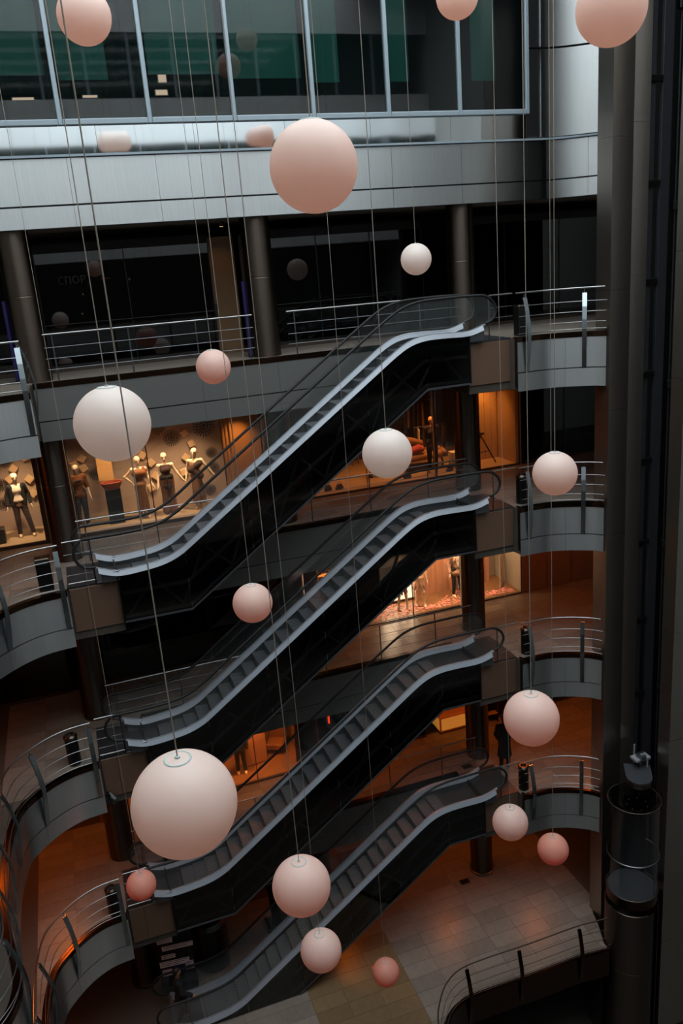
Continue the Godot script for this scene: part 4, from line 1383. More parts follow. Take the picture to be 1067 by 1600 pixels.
	j = joints({"rel": Vector3(-0.40, 1.24, -0.06), "rwr": Vector3(-0.20, 1.06, 0.05), "lel": Vector3(0.24, 1.18, -0.02), "lwr": Vector3(0.34, 0.96, 0.14), "look": Vector3(0.3, 0, 1)})
	part("body", body_mesh(j, true), M["mannequin"], t)
	part("dress", dress_mesh(j, 0.12, 0.15, false), M["print cloth"], t)
	part("bodice", mb().skin([[j.chest + Vector3(0.09, 0.0, 0.03), j.chest + Vector3(-0.09, 0.0, 0.03), 0.116, 0.116], [j.lsh + Vector3(-0.03, 0, 0), j.lsh.lerp(j.lel, 0.2), 0.07, 0.06]], 0.015, 0.04), M["gold cloth"], t)
	t = mannequin("mannequin in a brown halter outfit with a black sash, arm stretched out", Vector3(3.05, y + 0.1, -4.75), -0.05)
	j = joints({"lel": Vector3(0.31, 1.20, 0.0), "lwr": Vector3(0.46, 0.98, 0.10), "rel": Vector3(-0.22, 1.16, 0.0), "rwr": Vector3(-0.26, 0.92, 0.12)})
	part("body", body_mesh(j, true), M["mannequin"], t)
	part("trousers", trouser_mesh(j, 0.03, 0.04), M["print cloth"], t)
	part("top", top_mesh(j, 0.0, 0.86, 0.022, true), M["brown cloth"], t)
	part("sash", mb().skin([[Vector3(0.1, 1.10, 0.05), Vector3(-0.1, 1.10, 0.05), 0.10, 0.10], [Vector3(0, 1.1, 0.14), Vector3(0.04, 0.78, 0.17), 0.025, 0.03]], 0.014, 0.02), M["black cloth"], t)
	part("shoe", shoe_mesh(j.lan), M["black cloth"], t)
	part("shoe", shoe_mesh(j.ran), M["black cloth"], t)
	t = mannequin("mannequin with lifted chin in a draped golden brown dress, last before the golden frame", Vector3(3.92, y + 0.1, -4.8), -0.25)
	j = joints({"lel": Vector3(0.34, 1.22, 0.0), "lwr": Vector3(0.50, 1.02, 0.10), "rel": Vector3(-0.27, 1.18, -0.05), "rwr": Vector3(-0.30, 0.95, 0.03), "look": Vector3(-0.25, 0.15, 1)})
	part("body", body_mesh(j, true), M["mannequin"], t)
	part("dress", dress_mesh(j, 0.18, 0.17, true), M["print cloth"], t)
	part("drape", mb().skin([[Vector3(0.12, 1.36, 0.05), Vector3(-0.12, 1.2, 0.07), 0.10, 0.11], [Vector3(-0.1, 1.2, 0.06), Vector3(0.1, 1.0, 0.06), 0.11, 0.12]], 0.015, 0.05), M["brown cloth"], t)
	# plinth with the basket, hanging panel, bag
	t = thing("black_plinth", "tall black plinth between the sweater and the long dress mannequins", "plinth", Vector3(1.52, y + 0.1, -4.75))
	part("body", mb().cbox(Vector3(0, 0.5, 0), Vector3(0.42, 1.0, 0.36), 0.012), M["black"], t)
	t = thing("wicker_basket", "orange wicker basket standing on the tall black plinth", "basket", Vector3(1.52, y + 1.1, -4.75))
	var bk := mb()
	for k in 6:
		bk.tube(range(24).map(func(q): return Vector3(cos(TAU * q / 24.0) * (0.2 + 0.02 * k), 0.02 + 0.032 * k, sin(TAU * q / 24.0) * (0.14 + 0.015 * k))), 0.018, 6, true)
	part("weave", bk, M["basket"], t)
	part("lining", mb().lathe([Vector2(0.0, 0.01), Vector2(0.15, 0.02), Vector2(0.17, 0.12), Vector2(0.0, 0.15)], 20, Vector3.ZERO), M["basket"], t)
	t = thing("beige_poster", "tall plain beige panel hung above the basket", "poster", Vector3(1.42, 15.25, -5.2))
	part("sheet", mb().cbox(Vector3.ZERO, Vector3(0.42, 1.0, 0.03), 0.006), M["poster"], t)
	t = thing("black_plinth", "low black plinth at the foot of the far left window", "plinth", Vector3(-1.75, y + 0.1, -4.6))
	part("body", mb().cbox(Vector3(0, 0.21, 0), Vector3(0.6, 0.42, 0.34), 0.012), M["black"], t)
	t = thing("small_bag", "small reddish handbag on the low black plinth", "bag", Vector3(-1.72, y + 0.52, -4.6))
	part("body", mb().skin([[Vector3(-0.1, 0.06, 0), Vector3(0.1, 0.06, 0), 0.06, 0.06], [Vector3(-0.07, 0.12, 0), Vector3(0.07, 0.12, 0), 0.045, 0.045]], 0.012, 0.03), M["orange cloth"], t)
	part("strap", mb().tube(range(9).map(func(q): return Vector3(cos(PI * q / 8.0) * 0.07, 0.15 + sin(PI * q / 8.0) * 0.08, 0)), 0.008, 6), M["brown cloth"], t)
	var lights := [[-0.9, 9.0], [-2.0, 3.0], [0.7, 2.5], [1.6, 2.5], [2.4, 4.5], [3.1, 5.0], [3.9, 7.0]]
	lights.sort_custom(func(a, b): return a[0] < b[0])
	for q in lights:
		spot(Vector3(q[0], 16.58, -4.35), Vector3(q[0] + 0.05, 14.4, -5.0), "soft", q[1] * 1.25, 42.0, "small display spot over the mannequins, %s from the left" % NTH[lights.find(q)], "display spots over the mannequins")
	spot(Vector3(5.0, 16.58, -3.5), Vector3(5.2, 14.6, -4.1), "amber", 3.0, 40.0, "small spot over the golden door frame", "")

func jacket(j: Dictionary) -> MB:
	var b := []
	for q in [1.0, -1.0]:
		b.append([Vector3(0.13 * q, 1.40, 0.01), Vector3(0.14 * q, 0.92, 0.03), 0.085, 0.075])
		b.append([Vector3(0.09 * q, 1.40, -0.05), Vector3(0.07 * q, 0.92, -0.05), 0.085, 0.08])
	for q in ["l", "r"]:
		b.append([j[q + "sh"], j[q + "el"], 0.074, 0.06])
		b.append([j[q + "el"], j[q + "el"].lerp(j[q + "wr"], 0.9), 0.06, 0.048])
	return mb().skin(b, 0.015, 0.04)

func shop_b_right() -> void:
	var y := 13.5
	front(6.66, 11.2, y, 16.62, 2, "clear glass", "gold panel", "wide shop window with the orange sofa inside, behind the second escalator's head", 0.06)
	front(11.25, 14.2, y, 16.62, 2, "clear glass", "dark wood", "narrow shop window right of the right column, wood slats inside", 0.06)
	var w := struct("wall_back")
	wall_piece(w, "wall", "dark wood", 6.5, 14.3, y, 16.7, -8.0, -7.9)
	wall_piece(w, "side_wall", "dark wood", 6.4, 6.5, y, 16.7, -8.0, SHOP_Z - 0.05)
	wall_piece(w, "side_wall", "gold panel", 14.1, 14.3, y, 16.7, -8.0, SHOP_Z - 0.05)
	var fl := struct("floor")
	wall_piece(fl, "platform", "display floor", 6.5, 14.3, y, y + 0.05, -7.9, SHOP_Z - 0.06)
	# wood boards of the screen wall right of the column
	var sc := thing("slat_screen", "screen of upright golden boards right of the right column", "screen")
	for k in 5:
		part("board", mb().cbox(Vector3(13.02 + 0.235 * k, 15.1, -5.3), Vector3(0.228, 3.1, 0.05), 0.012), M["gold panel"], sc)
	# easel-like brass stand before the boards
	var t := thing("brass_stand", "brass easel stand before the golden boards", "stand", Vector3(13.15, y + 0.05, -4.75))
	part("head", mb().cbox(Vector3(0, 1.0, 0), Vector3(0.26, 0.07, 0.12), 0.015), M["bronze"], t)
	for q in [[-0.16, 0.12], [0.5, 0.1], [0.05, -0.3]]:
		part("leg", mb().tube([Vector3(0, 0.98, 0), Vector3(q[0], 0.0, q[1])], 0.022, 8), M["bronze"], t)
	part("brace", mb().tube([Vector3(-0.09, 0.4, 0.06), Vector3(0.28, 0.42, 0.06)], 0.014, 6), M["bronze"], t)
	# sofa
	t = thing("scroll_sofa", "orange scroll-arm sofa in the shop window with carved legs", "sofa", Vector3(11.3, y + 0.05, -5.45), 0.1)
	part("seat", mb().skin([[Vector3(-0.6, 0.42, 0.0), Vector3(0.62, 0.42, 0.0), 0.15, 0.15], [Vector3(-0.6, 0.42, 0.18), Vector3(0.62, 0.42, 0.18), 0.13, 0.13], [Vector3(-0.6, 0.42, -0.18), Vector3(0.62, 0.42, -0.18), 0.13, 0.13]], 0.03, 0.06), M["sofa"], t)
	part("backrest", mb().skin([[Vector3(-0.62, 0.5, -0.28), Vector3(-0.5, 1.0, -0.36), 0.12, 0.12], [Vector3(-0.5, 1.0, -0.36), Vector3(-0.05, 0.86, -0.36), 0.12, 0.10], [Vector3(-0.05, 0.86, -0.36), Vector3(0.6, 0.66, -0.34), 0.10, 0.08], [Vector3(-0.4, 0.6, -0.34), Vector3(0.5, 0.55, -0.34), 0.12, 0.1]], 0.03, 0.08), M["sofa"], t)
	part("arm", mb().skin([[Vector3(-0.72, 0.5, 0.25), Vector3(-0.74, 0.72, -0.25), 0.10, 0.12]], 0.03, 0.05), M["sofa"], t)
	part("arm", mb().skin([[Vector3(0.76, 0.48, 0.25), Vector3(0.78, 0.62, -0.25), 0.09, 0.10]], 0.03, 0.05), M["sofa"], t)
	for q in [[-0.62, 0.26], [0.66, 0.26], [-0.62, -0.26], [0.66, -0.26]]:
		part("leg", mb().tube([Vector3(q[0], 0.32, q[1]), Vector3(q[0] * 1.05, 0.16, q[1] * 1.1), Vector3(q[0] * 1.02, 0.0, q[1] * 1.1)], [0.045, 0.03, 0.025], 8), M["dark wood"], t)
	t = thing("throw_cushion", "dusky pink bag-like cushion lying on the orange sofa", "cushion", Vector3(11.12, y + 0.72, -5.25))
	part("cushion", mb().skin([[Vector3(-0.16, 0, 0), Vector3(0.16, 0.02, 0), 0.11, 0.10], [Vector3(0, 0.05, 0), Vector3(0.05, 0.09, 0), 0.12, 0.10]], 0.02, 0.06), M["pink cloth"], t)
	# mannequin beside the sofa
	t = mannequin("mannequin with a golden head and a purple patterned top beside the orange sofa", Vector3(11.42, y + 0.05, -4.72), -0.15)
	var j := joints()
	part("body", body_mesh(j, true), M["gold panel"], t)
	part("top", top_mesh(j, 1.0, 0.86, 0.02, true), M["purple cloth"], t)
	part("trousers", trouser_mesh(j), M["black cloth"], t)
	t = mannequin("dim mannequin in brown clothes deep in the sofa shop", Vector3(9.6, y + 0.05, -5.3), 0.2)
	part("body", body_mesh(j, true, false), M["brown cloth"], t)
	part("top", top_mesh(j, 1.0, 0.86, 0.02, true), M["brown cloth"], t)
	# garment rails with clothes
	var gar := [mb().skin([[Vector3(-0.2, -0.08, 0), Vector3(0.2, -0.08, 0), 0.035, 0.035], [Vector3(-0.13, -0.15, 0), Vector3(-0.14, -0.85, 0), 0.04, 0.045], [Vector3(0.13, -0.15, 0), Vector3(0.14, -0.85, 0), 0.04, 0.045], [Vector3(0, -0.15, 0), Vector3(0, -0.85, 0), 0.045, 0.045], [Vector3(-0.22, -0.1, 0), Vector3(-0.27, -0.55, 0), 0.03, 0.028], [Vector3(0.22, -0.1, 0), Vector3(0.27, -0.55, 0), 0.03, 0.028]], 0.02, 0.03).mesh()]
	var cl := ["black cloth", "brown cloth", "orange cloth", "white cloth", "gold cloth", "purple cloth", "print cloth"]
	var names := {"black cloth": "black", "brown cloth": "brown", "orange cloth": "orange", "white cloth": "off-white", "gold cloth": "golden", "purple cloth": "purple", "print cloth": "printed"}
	for rr in [[7.4, 15.2, -6.4, 5], [9.0, 15.5, -7.2, 6], [10.4, 15.6, -7.3, 6], [12.1, 15.5, -7.1, 6], [12.2, 14.7, -6.5, 5]]:
		var rail := thing("clothes_rail", {7.4: "clothes rail nearest the dark panel", 9.0: "clothes rail at the back left of the sofa shop", 10.4: "clothes rail behind the orange sofa", 12.1: "upper clothes rail right of the sofa", 12.2: "lower clothes rail right of the sofa"}[rr[0]], "rail", Vector3(rr[0], 0, rr[2]))
		part("bar", mb().tube([Vector3(-0.6, rr[1], 0), Vector3(0.6, rr[1], 0)], 0.018, 8), M["rail steel"], rail)
		for s in [-0.58, 0.58]:
			part("post", mb().tube([Vector3(s, 13.55, 0), Vector3(s, rr[1], 0)], 0.018, 8), M["rail steel"], rail)
		for k in rr[3]:
			var key: String = cl[(k * 3 + int(rr[0] * 10)) % cl.size()]
			var g := thing("hanging_garment", "%s garment hanging on the %s" % [names[key], String(rail.get_meta("label"))], "garment", Vector3(rr[0] - 0.45 + 0.9 * k / (rr[3] - 1.0), rr[1], rr[2]), 1.25, "garments on the %s" % String(rail.get_meta("label")))
			part("garment", gar[0], M[key], g)
			part("hanger_hook", mb().tube([Vector3(0, -0.06, 0), Vector3(0, 0.02, 0)], 0.006, 6), M["rail steel"], g)
	# low display box, shoes and handbags on the window floor
	t = thing("display_cube", "pale display cube right of the orange sofa", "display", Vector3(12.35, y + 0.05, -4.9))
	part("body", mb().cbox(Vector3(0, 0.26, 0), Vector3(0.42, 0.52, 0.36), 0.012), M["white cloth"], t)
	for q in [[7.35, -4.5, 0.0], [7.8, -4.55, 0.4], [8.15, -4.5, 0.2], [10.4, -4.45, 0.1], [11.9, -4.5, 0.3]]:
		t = thing("handbag", {7.35: "dark handbag on the window floor near the railing", 7.8: "pointed small bag on the window floor, left of the pair of shoes", 8.15: "boxy handbag on the window floor under the large pale ball", 10.4: "dark red handbag on the window floor before the sofa", 11.9: "small brown handbag on the window floor before the right column"}[q[0]], "bag", Vector3(q[0], y + 0.05, q[1]), q[2])
		part("body", mb().skin([[Vector3(-0.09, 0.06, 0), Vector3(0.09, 0.06, 0), 0.055, 0.055], [Vector3(-0.06, 0.14, 0), Vector3(0.06, 0.14, 0), 0.04, 0.04]], 0.012, 0.03), M["brown cloth"] if q[0] > 8.0 else M["black cloth"], t)
		part("handle", mb().tube(range(9).map(func(z): return Vector3(cos(PI * z / 8.0) * 0.06, 0.17 + sin(PI * z / 8.0) * 0.07, 0)), 0.007, 6), M["dark wood"], t)
	for q in [[7.6, 4.0, -5.0], [9.4, 4.0, -5.6], [10.9, 6.0, -5.0], [12.0, 5.0, -5.6]]:
		spot(Vector3(q[0], 16.58, q[2] + 0.4), Vector3(q[0], 13.6, q[2] - 0.2), "amber", q[1], 48.0, "amber spot in the ceiling of the sofa shop at %s" % {7.6: "the dark panel end", 9.4: "the second clothes rail", 10.9: "the sofa", 12.0: "the right column"}[q[0]], "ceiling spots of the sofa shop")
	spot(Vector3(13.4, 16.58, -4.6), Vector3(13.5, 14.2, -5.3), "amber", 6.0, 45.0, "amber spot over the golden boards", "")
	# dark shop at the right
	var f := front(14.3, 19.0, y, 16.62, 3, "dark glass", "black", "dark unlit shop front right of the golden boards")
	var bw := struct("wall_back")
	wall_piece(bw, "wall", "dark wall", 14.3, 20.9, y, 16.7, -6.1, -6.0)

func curtain_mesh(x0: float, x1: float, y0: float, y1: float, z: float, folds: float) -> MB:
	var m := mb()
	var n := int((x1 - x0) * 40.0)
	var path := []
	var nor := []
	for k in n + 1:
		var x := x0 + (x1 - x0) * k / n
		path.append(Vector2(x, z + 0.05 * sin(x * folds) + 0.02 * sin(x * folds * 2.3 + 1.0)))
	for k in n + 1:
		var t: Vector2 = (path[mini(k + 1, n)] - path[maxi(k - 1, 0)]).normalized()
		nor.append(Vector2(-t.y, t.x))
	return m.sheet(path, nor, -0.008, 0.008, y0, y1)

func shop_c() -> void:
	var y := 9.0
	# bright window with curtains behind the third escalator's head
	var w := struct("wall_back")
	wall_piece(w, "wall", "beige wall", 8.2, 14.3, y, 12.2, -6.0, -5.9)
	wall_piece(w, "side_wall", "dark wood", 8.1, 8.2, y, 12.2, -6.0, SHOP_Z - 0.05)
	wall_piece(w, "side_wall", "white cloth", 14.2, 14.3, y, 12.2, -6.0, SHOP_Z - 0.05)
	var fl := struct("floor")
	wall_piece(fl, "platform", "honey floor", 8.2, 14.2, y, y + 0.06, -5.9, SHOP_Z - 0.06)
	front(8.2, 14.2, y, 12.12, 3, "clear glass", "dark wood", "brightly lit shop window with pleated curtains and pink petals", 0.05)
	var t := thing("pleated_curtain", "tall pleated peach curtain along the back of the petal window", "curtain")
	for k in 5:
		part("width", curtain_mesh(9.9 + 0.62 * k, 9.9 + 0.62 * (k + 1) - 0.01, y + 0.06, 12.0, -5.5, 21.0), M["curtain"], t)
	t = thing("pleated_curtain", "narrow pleated curtain right of the column in the petal window", "curtain")
	part("width", curtain_mesh(13.05, 13.75, y + 0.06, 12.0, -5.5, 16.0), M["curtain"], t)
	t = thing("white_screen_panel", "plain white upright panel at the right end of the petal window", "panel", Vector3(13.9, y + 1.48, -4.9), 0.9)
	part("panel", mb().cbox(Vector3.ZERO, Vector3(0.7, 2.8, 0.04), 0.008), M["white cloth"], t)
	# backlit panel behind the skirted mannequins, and a lit strip at the right
	t = thing("light_box", "glowing white light box behind the skirted mannequins", "light box", Vector3(10.15, y + 0.95, -5.3))
	part("frame", mb().cbox(Vector3(0, 0, -0.03), Vector3(1.25, 1.66, 0.06), 0.01), M["window frame"], t)
	part("lit_sign", mb().bb(-0.58, 0.58, -0.78, 0.78, 0.0, 0.012), M["lamp white"], t)
	var al := AreaLight3D.new()
	al.name = "light"
	al.light_color = Color(1.0, 0.88, 0.72)
	al.light_energy = 3.0
	al.area_size = Vector2(1.16, 1.56)
	al.area_range = 40.0
	al.area_attenuation = 2.0
	al.shadow_enabled = true
	t.add_child(al)
	al.position = Vector3(0, 0, 0.03)
	al.rotation.y = PI
	t = thing("light_box", "narrow glowing light box beside the mannequin in the beige blazer", "light box", Vector3(12.62, y + 1.2, -5.35))
	part("frame", mb().cbox(Vector3(0, 0, -0.03), Vector3(0.36, 2.2, 0.06), 0.01), M["window frame"], t)
	part("lit_sign", mb().bb(-0.15, 0.15, -1.06, 1.06, 0.0, 0.012), M["lamp white"], t)
	# mannequins
	t = mannequin("mannequin in a beige blazer and black trousers in the petal window", Vector3(12.14, y + 0.06, -4.85), 0.05)
	var j := joints({"lan": Vector3(0.17, 0.085, 0.02), "lkn": Vector3(0.13, 0.52, 0.03), "rel": Vector3(-0.25, 1.17, -0.04), "rwr": Vector3(-0.26, 0.92, 0.04)})
	part("body", body_mesh(j), M["mannequin"], t)
	part("blazer", top_mesh(j, 0.95, 0.88, 0.026), M["beige cloth"], t)
	part("lapel", mb().skin([[Vector3(0.05, 1.42, 0.12), Vector3(0.0, 1.12, 0.155), 0.02, 0.02], [Vector3(-0.05, 1.42, 0.12), Vector3(0.0, 1.12, 0.155), 0.02, 0.02]], 0.01, 0.015), M["white cloth"], t)
	part("trousers", trouser_mesh(j, 0.012), M["black cloth"], t)
	for q in [[10.05, "mannequin in a patterned skirt before the light box, left of the pair", 0.3, "print cloth"], [10.72, "mannequin in a pale short dress stepping forward, right of the pair", -0.2, "beige cloth"]]:
		t = mannequin(q[1], Vector3(q[0], y + 0.06, -4.72), q[2])
		j = joints({"lan": Vector3(0.13, 0.085, 0.14), "lkn": Vector3(0.11, 0.52, 0.12), "rel": Vector3(-0.25, 1.17, 0.0), "rwr": Vector3(-0.24, 0.92, 0.12)})
		part("body", body_mesh(j, true), M["mannequin"], t)
		part("dress", dress_mesh(j, 0.58, 0.20, true), M[q[3]], t)
	# petals strewn over the floor: too many to count
	var pm := mb()
	rng.seed = 21
	for k in 620:
		var cx := rng.randf_range(8.9, 14.0)
		var cl := 0.5 + 0.5 * sin(cx * 2.6 + 1.0)
		var p := Vector3(cx, y + 0.066 + rng.randf() * 0.03, -4.25 - rng.randf() * (0.35 + 0.6 * cl))
		var a := rng.randf() * TAU
		var d := Vector3(cos(a), rng.randf_range(-0.3, 0.3), sin(a)) * rng.randf_range(0.025, 0.055)
		var e := Vector3(-sin(a), rng.randf_range(-0.3, 0.3), cos(a)) * rng.randf_range(0.02, 0.04)
		pm.face([p - d, p - e * 0.8, p + d, p + e], Vector3.UP)
	t = thing("strewn_petals", "pink petals strewn over the floor of the lit window", "petals")
	tag(t, "", "", "", "stuff")
	part("petals", pm, M["petal"], t)
	for q in [[9.3, 3.0], [10.6, 8.0], [11.5, 6.0], [12.2, 9.0], [13.5, 7.0]]:
		spot(Vector3(q[0], 12.08, -4.4), Vector3(q[0], 9.6, -5.0), "soft", q[1], 46.0, "display spot over the pink petals, above %s" % {9.3: "the bare left end", 10.6: "the skirted pair", 11.5: "the curtain", 12.2: "the beige blazer", 13.5: "the white panel"}[q[0]], "display spots over the pink petals")
	# wooden wall to the right
	var wp := thing("wood_wall", "long brown panelled wall right of the petal window", "wall panel")
	for k in 6:
		part("board", mb().cbox(Vector3(14.72 + 0.96 * k, y + 1.58, SHOP_Z - 0.02), Vector3(0.945, 3.14, 0.06), 0.012), M["wood panel"], wp)
	# dark shop left, with a glowing upright strip and an amber showcase
	front(0.4, 5.2, y, 12.12, 3, "dark glass", "black", "dark unlit shop front behind the second escalator's foot")
	front(-6.0, -0.5, y, 12.12, 3, "dark glass", "black", "dark unlit shop front at the far left of the third gallery")
	var dw := struct("wall_back")
	wall_piece(dw, "wall", "dark wall", -8.9, 8.1, y, 12.2, -6.1, -6.0)
	t = thing("dark_wall_panel", "dark brown wall panel that carries the yellow light strip", "wall panel")
	part("panel", mb().cbox(Vector3(6.15, y + 1.57, SHOP_Z - 0.03), Vector3(1.85, 3.13, 0.06), 0.01), M["dark wood"], t)
	t = thing("light_strip", "bright yellow upright light strip behind the second escalator", "lamp", Vector3(6.42, y + 1.9, SHOP_Z + 0.06))
	part("frame", mb().cbox(Vector3(0, 0, -0.03), Vector3(0.36, 2.3, 0.06), 0.01), M["gold panel"], t)
	part("lamp_tube", mb().cbox(Vector3(0.03, 0, 0.02), Vector3(0.20, 2.2, 0.03), 0.01), M["lamp strip"], t)
	var sl := AreaLight3D.new()
	sl.name = "light"
	sl.light_color = Color(1.0, 0.78, 0.36)
	sl.light_energy = 0.6
	sl.area_size = Vector2(0.2, 2.2)
	sl.area_range = 40.0
	sl.area_attenuation = 2.0
	sl.shadow_enabled = true
	t.add_child(sl)
	sl.position = Vector3(0.03, 0, 0.05)
	sl.rotation.y = PI
	var gs := thing("amber_showcase", "small amber lit showcase behind the second escalator, right of the light strip", "showcase", Vector3(7.6, y + 0.9, SHOP_Z - 0.2))
	part("case", mb().bb(-0.45, 0.45, 0.0, 2.2, -0.55, -0.5), M["gold panel"], gs)
	for k in 4:
		part("shelf", mb().bb(-0.45, 0.45, 0.5 * k, 0.5 * k + 0.03, -0.5, 0.0), M["gold panel"], gs)
	for q in [-0.46, 0.44]:
		part("side", mb().bb(q, q + 0.02, 0.0, 2.2, -0.5, 0.0), M["gold panel"], gs)
	for k in 9:
		var v := thing("showcase_vase", "small dark vase in the amber showcase, %s of the %s shelf" % [["left", "middle", "right"][k % 3], ["lowest filled", "middle", "top"][k / 3]], "vase", Vector3(7.28 + 0.32 * (k % 3), y + 0.93 + 0.5 * (k / 3) + 0.5, SHOP_Z - 0.42), 0.0, "vases in the amber showcase")
		part("vase", mb().lathe([Vector2(0.0, 0.0), Vector2(0.05, 0.0), Vector2(0.085, 0.1), Vector2(0.05, 0.2), Vector2(0.035, 0.26), Vector2(0.05, 0.3), Vector2(0.0, 0.3)], 16, Vector3.ZERO), M["dark wood"], v)
	spot(Vector3(7.6, 12.08, -4.0), Vector3(7.6, 10.6, -4.7), "amber", 6.0, 40.0, "small spot over the amber showcase", "")

func shop_d() -> void:
	var y := 4.5
	var w := struct("wall_back")
	wall_piece(w, "wall", "wood panel", -0.4, 6.2, y, 7.7, -6.3, -6.2)
	wall_piece(w, "side_wall", "wood panel", 6.1, 6.2, y, 7.7, -6.3, SHOP_Z - 0.05)
	wall_piece(w, "side_wall", "wood panel", -0.4, -0.3, y, 7.7, -6.3, SHOP_Z - 0.05)
	var fl := struct("floor")
	wall_piece(fl, "platform", "honey floor", -0.3, 6.1, y, y + 0.06, -6.2, SHOP_Z - 0.06)
	front(-0.3, 6.1, y, 7.62, 4, "clear glass", "wood panel", "amber lit shop window under the second escalator, trouser mannequins inside", 0.05)
	for q in [[3.35, 0.2], [4.12, -0.1], [2.6, 0.0]]:
		var t := mannequin({3.35: "mannequin in black trousers with pale shoes, middle of the amber window", 4.12: "mannequin in black trousers nearest the peach panel of the amber window", 2.6: "mannequin in black trousers mostly hidden behind the biggest ball"}[q[0]], Vector3(q[0], y + 0.06, -4.75), q[1])
		var j := joints({"lan": Vector3(0.13, 0.085, 0.03)})
		part("body", body_mesh(j, false, false), M["mannequin"], t)
		part("trousers", trouser_mesh(j), M["black cloth"], t)
		part("top", top_mesh(j, 1.0, 0.9, 0.02), M["black cloth"], t)
	var t2 := thing("peach_panel", "upright peach panel beside the trouser mannequins", "panel", Vector3(4.68, y + 1.3, -5.0), 0.1)
	part("panel", mb().cbox(Vector3.ZERO, Vector3(0.75, 2.4, 0.04), 0.008), M["curtain"], t2)
	t2 = thing("low_armchair", "low brown armchair at the back of the amber window", "armchair", Vector3(5.5, y + 0.06, -5.5), -0.5)
	part("seat", mb().cbox(Vector3(0, 0.28, 0), Vector3(0.6, 0.24, 0.55), 0.05), M["orange cloth"], t2)
	part("backrest", mb().cbox(Vector3(0, 0.6, -0.26), Vector3(0.6, 0.6, 0.14), 0.05), M["orange cloth"], t2)
	for q in [-0.26, 0.26]:
		for z in [-0.22, 0.22]:
			part("leg", mb().tube([Vector3(q, 0.0, z), Vector3(q, 0.18, z)], 0.02, 8), M["dark wood"], t2)
	for q in [[1.0, 5.0], [2.8, 5.0], [4.2, 8.0], [5.2, 7.0]]:
		spot(Vector3(q[0], 7.58, -4.5), Vector3(q[0], 4.6, -5.0), "amber", q[1], 50.0, "amber spot in the trouser window, %s" % {1.0: "at its left end", 2.8: "above the hidden mannequin", 4.2: "beside the peach panel", 5.2: "above the armchair"}[q[0]], "amber spots over the trouser mannequins")
	# dark stretch with a thin red neon bar, then the low glowing counter at the right
	w = struct("wall_back")
	wall_piece(w, "wall", "dark wall", 6.2, 20.9, y, 7.7, -6.2, -6.1)
	front(6.2, 10.4, y, 7.62, 3, "dark glass", "dark wood", "dark shop front behind the third escalator")
	var n := thing("neon_bar", "thin red-orange upright neon bar behind the third escalator", "lamp", Vector3(7.0, y + 2.2, SHOP_Z + 0.08))
	part("lamp_tube", mb().tube([Vector3(0, -0.7, 0), Vector3(0, 0.7, 0)], 0.03, 10), M["lamp red"], n)
	part("clip", mb().cbox(Vector3(0, 0.5, -0.03), Vector3(0.05, 0.05, 0.06), 0.008), M["black"], n)
	part("clip", mb().cbox(Vector3(0, -0.5, -0.03), Vector3(0.05, 0.05, 0.06), 0.008), M["black"], n)
	var c := thing("glowing_counter", "low pale yellow counter with a lit front on the lowest gallery", "counter", Vector3(11.75, y, SHOP_Z + 0.05))
	part("body", mb().cbox(Vector3(0, 0.32, -0.35), Vector3(1.65, 0.60, 0.7), 0.02), M["poster"], c)
	part("lit_sign_front", mb().cbox(Vector3(0, 0.32, 0.01), Vector3(1.56, 0.44, 0.012), 0.004), M["lamp counter"], c)
	part("plinth", mb().bb(-0.85, 0.85, 0.0, 0.03, -0.72, 0.03), M["dark wood"], c)
	part("lit_sign_side", mb().cbox(Vector3(-0.835, 0.32, -0.35), Vector3(0.012, 0.44, 0.6), 0.004), M["lamp counter"], c)
	front(12.95, 18.6, y, 7.62, 3, "dark glass", "dark wood", "dark shop front behind the person in black")
	var s := thing("lit_shelf", "small lit shelf unit beside the right column of the lowest gallery", "shelf", Vector3(12.84, y, SHOP_Z + 0.26))
	for k in 4:
		part("board", mb().bb(-0.2, 0.2, 0.35 + 0.5 * k, 0.38 + 0.5 * k, -0.2, 0.0), M["gold panel"], s)
	for q in [-0.21, 0.19]:
		part("side", mb().bb(q, q + 0.02, 0.0, 2.0, -0.2, 0.0), M["dark wood"], s)
	# ground floor storefronts, mostly hidden
	w = struct("wall_back")
	wall_piece(w, "wall", "wood panel", -8.9, 20.9, 0.0, 3.15, -5.3, -5.2)

